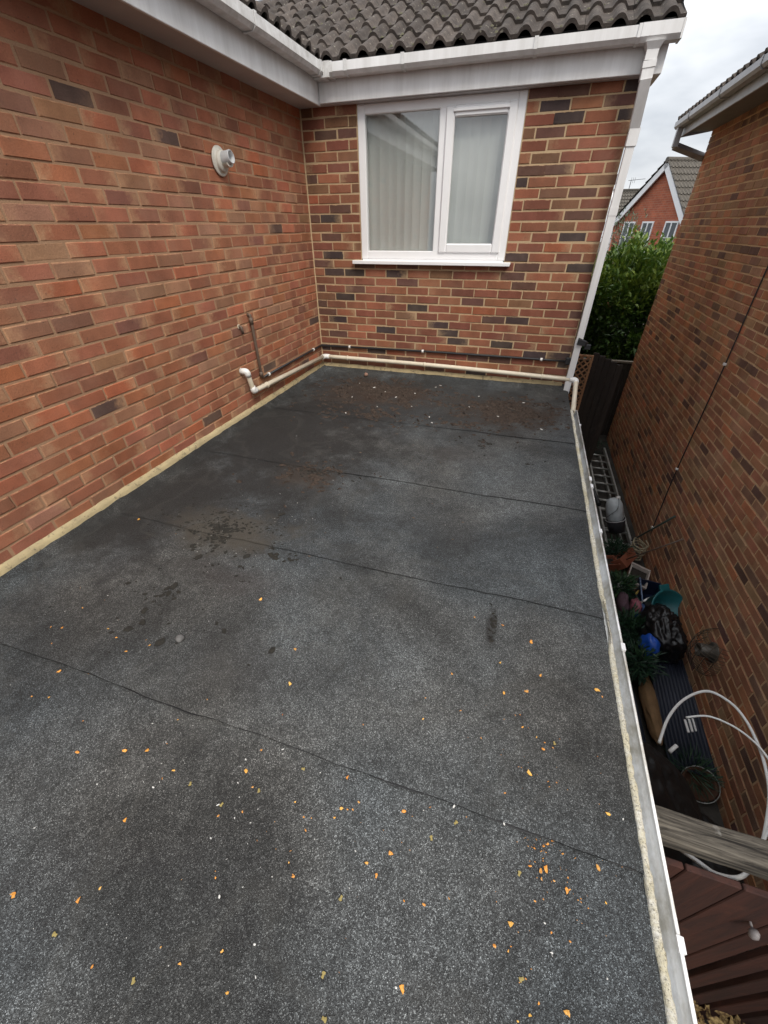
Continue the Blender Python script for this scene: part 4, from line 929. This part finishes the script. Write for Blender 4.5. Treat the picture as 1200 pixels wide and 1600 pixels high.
tb = thing('teal_tub', 'teal plastic tub tipped against the brown wall', 'tub')
TM = Matrix.Translation((4.015, -1.04, -1.80)) @ Matrix.Rotation(R(28), 4, 'Z') @ Matrix.Rotation(R(48), 4, 'X')
mb = MB(); mb.lathe([(0, -.10), (.10, -.10), (.17, .07), (.182, .075), (.182, .085), (.165, .085), (.095, -.085), (0, -.085)], TM @ Matrix.Scale(1.05, 4, (1, 0, 0)), 26); mb.build('bowl', 'teal', tb)
mb = MB(); mb.bbox((-.05, .17, .06), (.05, .23, .085), .004, TM); mb.build('lug', 'teal', tb)
b2 = thing('blue_tub', 'mid blue tub wedged between the pink bag and teal tub', 'tub')
mb = MB(); mb.lathe([(0, 0), (.06, 0), (.085, .16), (.08, .163), (.055, .012), (0, .012)], Matrix.Translation((3.90, -1.00, -2.08)) @ Matrix.Rotation(R(-14), 4, 'Y'), 22); mb.build('tub_body', 'blue2', b2)
b3 = thing('navy_crate', 'dark navy crate with a pale edge against the brown wall', 'crate')
NM = Matrix.Translation((4.03, -.70, -2.13)) @ Matrix.Rotation(R(-6), 4, 'Z'); mb = MB()
for a, b in (((-.11, -.19, 0), (.11, .19, .012)), ((-.11, -.19, .012), (-.098, .19, .20)), ((.098, -.19, .012), (.11, .19, .20)), ((-.098, -.19, .012), (.098, -.178, .20)), ((-.098, .178, .012), (.098, .19, .20))): mb.box(a, b, NM)
mb.build('crate_shell', 'navy', b3); mb = MB(); mb.tube([NM @ Vector(p) for p in ((-.10, .19, .205), (-.103, -.19, .205))], .008, 6); MAT['paleblue'] = plain('pale_blue_edge', (.16, .22, .34), .5, .2, 10); mb.build('edge', 'paleblue', b3)
rod((3.86, -.80, -1.86), (3.80, -.92, -1.80), .009, 'yellow', 'yellow_handle', 'short yellow handle poking out of the pink bag')
tw = thing('trowel', 'trowel with a white handle lying on the blue tub', 'trowel'); mb = MB(); mb.tube([(3.89, -.93, -1.875), (3.925, -.90, -1.87), (3.965, -.87, -1.865)], [.009, .013, .014], 8); mb.build('handle', 'elbow', tw)
mb = MB(); mb.add([(3.89, -.93, -1.875), (3.86, -.94, -1.87), (3.82, -.97, -1.88), (3.865, -.975, -1.88)], [(0, 1, 2, 3)]); mb.add([(3.89, -.93, -1.878), (3.86, -.94, -1.873), (3.82, -.97, -1.883), (3.865, -.975, -1.883)], [(3, 2, 1, 0)]); mb.build('blade', 'alu', tw)
# corrugated panels
def corrugated(name, label, M, wd, ln, nr, mat):
    mb = MB(); vs = []; n = nr*6
    for z_off in (0, -.004):
        for yy in (0, ln):
            for i in range(n+1): vs.append(M @ Vector((wd*i/n, yy, .011*math.sin(2*math.pi*nr*i/n)+z_off)))
    m = n+1; mb.add(vs, [(i, i+1, m+i+1, m+i) for i in range(n)]+[(3*m+i, 3*m+i+1, 2*m+i+1, 2*m+i) for i in range(n)]+[(i, 2*m+i, 2*m+i+1, i+1) for i in range(n)], smooth=True)
    return mb.build(name, mat, label=label, category='panel')
MAT['corr'] = plain('dark_corrugated_plastic', (.028, .032, .048), .35, .3, 6)
corrugated('corrugated_panel', 'dark corrugated plastic sheet lying beside the brown wall', Matrix.Translation((3.845, -2.52, -2.05)) @ Matrix.Rotation(R(-2), 4, 'Z') @ Matrix.Rotation(R(-10), 4, 'Y'), .30, 1.05, 11, 'corr')
corrugated('corrugated_panel', 'bluish corrugated strip partly under the gutter', Matrix.Translation((3.55, -2.45, -2.08)) @ Matrix.Rotation(R(2), 4, 'Z'), .18, .9, 6, 'corr')
for i in range(3):
    mb = MB(); M = Matrix.Translation((4.035+.032*i, -2.155+.015*i, -2.012)); mb.bbox((-.009, -.055, -.006), (.009, .055, .008), .003, M); mb.build('white_strip', 'elbow', label='short white strip lying on the corrugated sheet', category='strip', group='white strips on the corrugated sheet')
sk = crumple('paper_sack', 'card', (3.79, -2.03, -2.02), (.062, .36, .075), 8.2, 'long crumpled brown paper sack beside the corrugated sheet', 'sack', 4, .35, 3.2)
# hose
MAT['hose'] = plain('white_hose', (.74, .75, .73), .35, .12, 10)
hs = thing('white_hose', 'coil of white plastic pipe looping above the clutter behind the beam', 'hose')
mb = MB(); mb.tube(curve_pts([(3.309, -2.997, -1.0), (3.41, -2.8, -1.03), (3.541, -2.633, -1.05), (3.688, -2.534, -1.05), (3.775, -2.598, -1.02), (3.796, -2.725, -0.98), (3.773, -2.9, -0.93), (3.727, -3.049, -0.88), (3.663, -3.203, -0.83), (3.564, -3.369, -0.77), (3.458, -3.513, -0.7), (3.341, -3.645, -0.66), (3.242, -3.680, -0.64), (3.177, -3.660, -0.64), (3.10, -3.56, -0.74), (3.07, -3.40, -.9), (3.1, -3.2, -1.05)], 8), .0078, 10); mb.build('loop', 'hose', hs)
mb = MB(); mb.tube(curve_pts([(3.488, -2.796, -1.0), (3.595, -2.765, -0.98), (3.681, -2.803, -0.95), (3.735, -2.873, -0.92), (3.752, -2.972, -0.88), (3.744, -3.1, -0.85), (3.645, -3.277, -0.8), (3.501, -3.461, -0.72), (3.40, -3.60, -.70)], 8), .0056, 10); mb.build('loop', 'hose', hs)
mb = MB(); mb.tube([(3.46, -2.90, -1.22), (3.50, -2.86, -1.20)], .011, 8); mb.build('loose_end', 'hose', hs)
# tarpaulin over a pile
def drape(name, mat, pts, label, cat, n=90):
    """sheet over a few humps: pts = (x0,x1,y0,y1) and humps (x,y,r,h)"""
    (x0, x1, y0, y1), humps = pts; mb = MB(); vs = []
    for j in range(n+1):
        for i in range(n+1):
            x, y = x0+(x1-x0)*i/n, y0+(y1-y0)*j/n; z = GZ+.02
            for hx, hy, hr, hh in humps: z = max(z, GZ+.02+hh*max(0, 1-((x-hx)**2+(y-hy)**2)/hr**2)**.55)
            z += .05*noise.noise(Vector((x*6, y*6, 1)))-.05*abs(noise.noise(Vector((x*11, y*9, 4))))-.02*abs(noise.noise(Vector((x*27, y*24, 1)))); vs.append((x, y, max(GZ+.01, z)))
    m = n+1; mb.add(vs, [(j*m+i, j*m+i+1, (j+1)*m+i+1, (j+1)*m+i) for j in range(n) for i in range(n)], smooth=True); return mb.build(name, mat, label=label, category=cat)
drape('tarpaulin', 'tarp', ((2.80, 4.02, -3.70, -2.42), [(3.15, -3.0, .60, .90), (3.42, -2.95, .50, .70), (3.72, -3.15, .45, .42), (3.1, -2.7, .4, .6)]), 'black tarpaulin heaped in the alley under the white hose', 'tarpaulin')
# wire hanging basket with dry fibre
MAT['fibre'] = plain('coconut_fibre', (.10, .045, .025), .95, .4, 50, .8)
hb = thing('hanging_basket', 'old wire hanging basket with brown fibre lining', 'basket')
HM = Matrix.Translation((4.03, -2.58, -2.05)) @ Matrix.Scale(.8, 4) @ Matrix.Rotation(R(40), 4, 'X') @ Matrix.Rotation(R(-15), 4, 'Y')
mb = MB(); mb.lathe([(0, -.10), (.07, -.085), (.12, -.04), (.14, .0), (.125, .0), (.10, -.04), (0, -.07)], HM, 22); mb.build('lining', 'fibre', hb)
for i in range(10):
    a = 2*math.pi*i/10; mb = MB(); mb.tube([HM @ Vector((math.cos(a)*r_, math.sin(a)*r_, z_)) for r_, z_ in ((.147, .01), (.127, -.045), (.075, -.095), (.0, -.112))], .0022, 5); mb.build('wire', 'alu', hb)
for r_, z_ in ((.148, .008), (.118, -.055)):
    mb = MB(); mb.tube([HM @ Vector((math.cos(a)*r_, math.sin(a)*r_, z_)) for a in [2*math.pi*j/24 for j in range(24)]], .003, 5, closed=True); mb.build('wire', 'alu', hb)

# ================================================================== plants
def leaf_mat(name, a, b, c, rough=.45):
    k = NT(name); at_ = k.n('ShaderNodeAttribute', attribute_name='tone').outputs['Fac']
    q = k.ramp(at_, (0, a), (.6, b), (1, c)); k.color(q); k.rough(rough)
    tr_ = k.n('ShaderNodeBsdfTranslucent'); k.l(q, tr_.inputs[0]); ms = k.n('ShaderNodeMixShader'); ms.inputs[0].default_value = .22
    k.l(k.b.outputs[0], ms.inputs[1]); k.l(tr_.outputs[0], ms.inputs[2]); k.l(ms.outputs[0], k.o.inputs[0]); return k.m
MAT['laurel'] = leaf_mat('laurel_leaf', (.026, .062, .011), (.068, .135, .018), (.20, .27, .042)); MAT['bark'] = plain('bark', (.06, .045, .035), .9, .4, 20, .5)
MAT['potleaf'] = leaf_mat('dark_leaf', (.010, .035, .018), (.018, .055, .026), (.04, .09, .03)); MAT['conifer'] = leaf_mat('grey_green_leaf', (.05, .075, .05), (.08, .11, .07), (.12, .15, .09))
def leaves(n, gen, ln, wd, seed):
    """many small folded leaves; gen(rr) -> point, outward direction, tone"""
    rr = random.Random(seed); mb = MB(); tone = []
    for _ in range(n):
        p, o_, t = gen(rr); l = ln*rr.uniform(.65, 1.25); w_ = wd*rr.uniform(.7, 1.2)
        d = (Vector(o_)+Vector((rr.gauss(0, .55), rr.gauss(0, .55), rr.gauss(0, .5)))).normalized()
        s_ = d.cross(Vector((rr.gauss(0, .4), rr.gauss(0, .4), 1))).normalized(); u_ = s_.cross(d)
        p = Vector(p); mid = p+d*l*.5-u_*l*.05; tip = p+d*l-u_*l*.18
        mb.add([p, mid+s_*w_/2+u_*w_*.22, tip, mid-s_*w_/2+u_*w_*.22, mid], [(0, 4, 1), (4, 2, 1), (0, 3, 4), (4, 3, 2)]); tone += [min(1, max(0, t+rr.gauss(0, .16)))]*4
    return mb, tone
def foliage(name, mb, tone, mat, parent):
    me = mb.mesh(name); a = me.attributes.new('tone', 'FLOAT', 'FACE'); a.data.foreach_set('value', tone); me.materials.append(MAT[mat]); return link(name, me, parent)
def bush_gen(c, rad, lump_=.22, fs=1.6, inner=.25):
    c = Vector(c)
    def g(rr):
        while True:
            d = Vector((rr.gauss(0, 1), rr.gauss(0, 1), rr.gauss(0, 1)))
            if d.length > .01: break
        d.normalize(); r = 1+lump_*noise.noise(d*fs*1.3+c)+lump_*.8*noise.noise(d*fs*3.4+c)
        q = r*(1-inner*abs(rr.gauss(0, .6)))
        p = c+Vector((d.x*rad[0], d.y*rad[1], d.z*rad[2]))*q
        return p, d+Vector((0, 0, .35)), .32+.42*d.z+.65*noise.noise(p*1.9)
    return g
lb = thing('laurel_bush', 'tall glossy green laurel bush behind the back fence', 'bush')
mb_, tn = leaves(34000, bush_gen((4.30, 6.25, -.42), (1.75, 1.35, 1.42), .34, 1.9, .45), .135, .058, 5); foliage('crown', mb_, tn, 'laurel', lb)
for i in range(6):
    a = i*1.05; mb = MB(); mb.tube(curve_pts([(4.3+.1*math.cos(a), 6.3+.1*math.sin(a), GZ), (4.3+.35*math.cos(a), 6.3+.3*math.sin(a), -1.2), (4.3+.8*math.cos(a), 6.3+.6*math.sin(a), -.2), (4.3+.9*math.cos(a), 6.3+.7*math.sin(a), .5)], 5), [.04-.034*j/15 for j in range(16)], 7); mb.build('trunk', 'bark', lb)
ct = thing('conifer', 'grey green shrub below the far roof behind the downpipe', 'shrub')
mb_, tn = leaves(2500, bush_gen((4.55, 11.0, -.1), (.7, .7, 1.75), .2, 2, .4), .11, .03, 8); foliage('crown', mb_, tn, 'conifer', ct); mb = MB(); mb.tube([(4.55, 11.0, GZ), (4.55, 11.0, .8)], [.07, .02], 8); mb.build('trunk', 'bark', ct)
def potplant(label, c, r, h, n, seed):
    t = thing('potted_plant', label, 'plant'); x, y = c; mb = MB(); mb.lathe([(0, 0), (r*.7, 0), (r, h), (r*1.06, h), (r*1.06, h+.02), (r*.92, h+.02), (r*.85, h-.03), (0, h-.03)], Matrix.Translation((x, y, GZ+.003)), 20); mb.build('pot', 'netting', t)
    mb_, tn = leaves(n, bush_gen((x, y, GZ+h+.09), (r*1.35, r*1.5, .15), .3, 2, .6), .09, .016, seed); foliage('leaves', mb_, tn, 'potleaf', t)
potplant('leafy plant in a green rimmed pot beside the paper sack', (3.70, -1.74), .105, .19, 420, 3)
potplant('dark green plant in a pot beside the black rubbish bag', (3.74, -1.32), .12, .16, 700, 4)
potplant('dark plant among the planters below the gutter', (3.72, -.68), .10, .10, 500, 6)
potplant('weedy plant growing by the end of the ladder', (3.78, .02), .10, .05, 380, 9)
nt_ = thing('weed', 'grassy weed growing over the hanging basket', 'weed'); mb_, tn = leaves(160, bush_gen((3.98, -2.52, -2.02), (.13, .10, .08), .2, 2, .6), .14, .008, 12); foliage('blades', mb_, tn, 'potleaf', nt_)
nt_ = thing('weed', 'weeds growing at the far end of the ladder', 'weed'); mb_, tn = leaves(260, bush_gen((3.84, 3.15, -2.05), (.25, .12, .12), .2, 2, .6), .09, .014, 15); foliage('blades', mb_, tn, 'potleaf', nt_)
# fallen leaves at the foot of the gate
lf = MB(); rr = random.Random(19)
for _ in range(1500):
    x, y = 3.05+rr.random()*.9, -4.6+rr.random()*.80; z = GZ+.02+.32*max(0, 1-abs(y+3.84)/.75)+rr.random()*.05; t = rr.uniform(0, 6.28); l = rr.uniform(.015, .035); d = Vector((math.cos(t), math.sin(t), rr.uniform(-.5, .5))); s_ = Vector((-math.sin(t), math.cos(t), rr.uniform(-.5, .5)))
    p = Vector((x, y, z)); lf.add([p-d*l, p+s_*l*.5+Vector((0, 0, .004)), p+d*l, p-s_*l*.5+Vector((0, 0, .004))], [(0, 1, 2, 3)])
k = NT('dry_leaves'); k.color(k.mix(k.ramp(k.noise(70, 2), (.35, 0), (.65, 1)), (.10, .05, .02), (.46, .33, .13))); k.rough(.8); lf.build('fallen_leaves', k.m, kind='stuff', label='drift of dry leaves at the foot of the gate')

# ================================================================== houses beyond
MAT['far_brick'] = None
k = NT('far_brickwork'); bt = k.n('ShaderNodeTexBrick'); tcn = k.n('ShaderNodeTexCoord'); mpn = k.n('ShaderNodeMapping'); mpn.inputs['Rotation'].default_value = (0, 0, 0); k.l(tcn.outputs['UV'], mpn.inputs[0]); k.l(mpn.outputs[0], bt.inputs['Vector'])
bt.inputs['Color1'].default_value = (.42, .115, .055, 1); bt.inputs['Color2'].default_value = (.32, .085, .046, 1); bt.inputs['Mortar'].default_value = (.36, .20, .13, 1); bt.inputs['Scale'].default_value = 1; bt.inputs['Brick Width'].default_value = .225; bt.inputs['Row Height'].default_value = .075; bt.inputs['Mortar Size'].default_value = .006; bt.inputs['Bias'].default_value = 0
k.color(k.mix(1, bt.outputs[0], k.ramp(k.noise(3, 4), (.3, .8), (.7, 1.15)), 'MULTIPLY')); k.rough(.9); MAT['far_brick'] = k.m
MAT['far_tile'] = tile_mat('far_concrete_tile', (.125, .112, .095), (.075, .068, .060), (.30, .27, .19))
def wavy_roof(mb, o, ux, us, wd, ln, g=.30, tw=.30, roll=.05):
    """courses of rolled tiles as one stepped surface"""
    o, ux, us = Vector(o), Vector(ux), Vector(us); nz = ux.cross(us); nx_ = max(2, int(wd/tw*8)); ny_ = int(ln/g)+1
    for j in range(ny_):
        y0, y1 = j*g, min((j+1)*g+.03, ln); vs = []
        for (yy, hh) in ((y0, -.02), (y0, .045), (y1, .0)):
            for i in range(nx_+1):
                x = wd*i/nx_; vs.append(o+ux*x+us*yy+nz*(hh+roll*max(0, math.sin(2*math.pi*x/(tw/2)))))
        m = nx_+1; mb.add(vs, [(a*m+i, a*m+i+1, (a+1)*m+i+1, (a+1)*m+i) for a in (0, 1) for i in range(nx_)])
gh = thing('gabled_house', 'red brick gable with white bargeboards and three windows beyond the bush', 'house')
GA, GBp = Vector((5.462, 20.0, 0)), Vector((7.321, 16.5, 0)); GWD = (GA-GBp).length
gx = (GA-GBp).normalized(); gnrm = Vector((gx.y, -gx.x, 0)); 
if gnrm.dot(Vector((1, 0, 0))) < 0: gnrm = -gnrm     # into the house
APZ, EAZ = 3.12, 1.40; AP = GBp.lerp(GA, .44)
def gp_(s_, z, d=0): return Vector((GBp.x, GBp.y, 0))+gx*s_+gnrm*d+Vector((0, 0, z))
mb = MB(); q = [(-.0, -2.2), (GWD, -2.2), (GWD, EAZ), (GWD*.44, APZ), (0, EAZ)]
mb.add([gp_(s_, z) for s_, z in q], [(0, 1, 2, 3, 4)], [[(s_, z+5) for s_, z in q]]); mb.add([gp_(0, -2.2), gp_(0, -2.2, 7), gp_(0, EAZ, 7), gp_(0, EAZ)], [(0, 1, 2, 3)], [[(0, 0), (7, 0), (7, 4), (0, 4)]]); mb.build('wall', 'far_brick', gh)
def barge(s0, z0, s1, z1, name='bargeboard'):
    a, b = gp_(s0, z0, -.16), gp_(s1, z1, -.16); d = (b-a).normalized(); n_ = gnrm.cross(d).normalized()
    if n_.z > 0: n_ = -n_
    mb = MB(); vs = [a, b, b+n_*.20, a+n_*.20]; vs += [p+gnrm*.05 for p in vs]; mb.add(vs, [(0, 1, 2, 3), (7, 6, 5, 4), (0, 4, 5, 1), (1, 5, 6, 2), (2, 6, 7, 3), (3, 7, 4, 0)]); mb.build(name, 'upvc', gh)
barge(GWD+.22, EAZ-.10, GWD*.44, APZ+.14); barge(-.22, EAZ-.10, GWD*.44, APZ+.14)
def wavy_side(s0, s1):
    a, b = gp_(s0, EAZ-.06, -.2), gp_(s1, APZ+.18, -.2); us = (b-a); ln = us.length; us.normalize(); ux = gnrm
    if ux.cross(us).z < 0: a = a+ux*7; ux = -ux
    mb = MB(); wavy_roof(mb, a, ux, us, 7, ln); mb.build('roof', 'far_tile', gh)
wavy_side(GWD+.25, GWD*.44); wavy_side(-.25, GWD*.44)
mb = MB(); mb.tube([gp_(GWD*.44, APZ+.17, -.2), gp_(GWD*.44, APZ+.17, 6.8)], .09, 8); mb.build('ridge', 'far_tile', gh)
MAT['far_glass'] = plain('far_window_glass', (.10, .11, .12), .08, .3, 3)
def far_window(s0, s1, z0, z1):
    w_ = link('window', None, gh); mb = MB(); t = .06
    for (a, b, c_, d_) in ((s0, s0+t, z0, z1), (s1-t, s1, z0, z1), (s0+t, s1-t, z0, z0+t), (s0+t, s1-t, z1-t, z1), ((s0+s1)/2-t*.5, (s0+s1)/2+t*.5, z0+t, z1-t), (s0+t, s1-t, (z0+z1)/2+.14, (z0+z1)/2+.17)):
        vs = [gp_(a, c_, -.03), gp_(b, c_, -.03), gp_(b, d_, -.03), gp_(a, d_, -.03)]; vs += [p+gnrm*.06 for p in vs]; mb.add(vs, [(0, 1, 2, 3), (7, 6, 5, 4), (0, 4, 5, 1), (1, 5, 6, 2), (2, 6, 7, 3), (3, 7, 4, 0)])
    mb.build('frame', 'upvc', w_); mb = MB(); mb.add([gp_(s0, z0, -.012), gp_(s1, z0, -.012), gp_(s1, z1, -.012), gp_(s0, z1, -.012)], [(0, 1, 2, 3)]); mb.build('pane', 'far_glass', w_)
far_window(.30, .98, .02, 1.40); far_window(1.62, 2.28, .02, 1.40); far_window(2.72, 3.42, .02, 1.40)
mb = MB(); mb.tube([gp_(GWD+.15, EAZ-.2, -.1), gp_(GWD+.05, EAZ-.5, -.08), gp_(GWD+.05, -2, -.08)], .05, 8); mb.build('downpipe', 'upvc', gh)
# the house behind it
h2 = thing('tiled_house', 'grey tiled roof of a house behind the brick gable', 'house')
mb = MB(); wavy_roof(mb, (6.15, 27.6, 1.32), (1, 0, 0), Vector((0, 2.4, 1.62)).normalized(), 7, 2.9); mb.build('roof', 'far_tile', h2)
mb = MB(); mb.tube([(6.1, 30.0, 2.97), (13, 30.0, 2.97)], .09, 8); mb.build('ridge', 'far_tile', h2)
mb = MB(); vs = [(6.10, 27.5, 1.15), (6.10, 30.0, 2.85), (6.10, 30.0, 3.02), (6.10, 27.5, 1.35)]; vs += [(x-.06, y, z) for x, y, z in vs]; mb.add(vs, [(0, 1, 2, 3), (7, 6, 5, 4), (0, 4, 5, 1), (1, 5, 6, 2), (2, 6, 7, 3), (3, 7, 4, 0)]); mb.build('bargeboard', 'upvc', h2)
mb = MB(); q = [(0, 0), (7, 0), (7, 3.5), (0, 3.5)]; mb.add([(6.25, 27.8, -2.2), (13, 27.8, -2.2), (13, 27.8, 1.3), (6.25, 27.8, 1.3)], [(0, 1, 2, 3)], [q]); mb.build('wall', 'far_brick', h2)
def aerial(x, y, z, h, bars, label):
    t = thing('aerial', label, 'aerial'); mb = MB(); mb.tube([(x, y, z), (x, y, z+h)], .018, 6); mb.build('mast', 'dark', t)
    mb = MB(); mb.tube([(x-.15, y, z+h), (x+.75, y, z+h+.06)], .012, 6); mb.build('boom', 'dark', t)
    for i in range(bars): mb = MB(); mb.tube([(x+.1*i, y, z+h-.12), (x+.1*i, y, z+h+.14)], .008, 5); mb.build('rod', 'dark', t)
aerial(6.95, 30.0, 2.95, .5, 3, 'small television aerial on the grey tiled ridge')
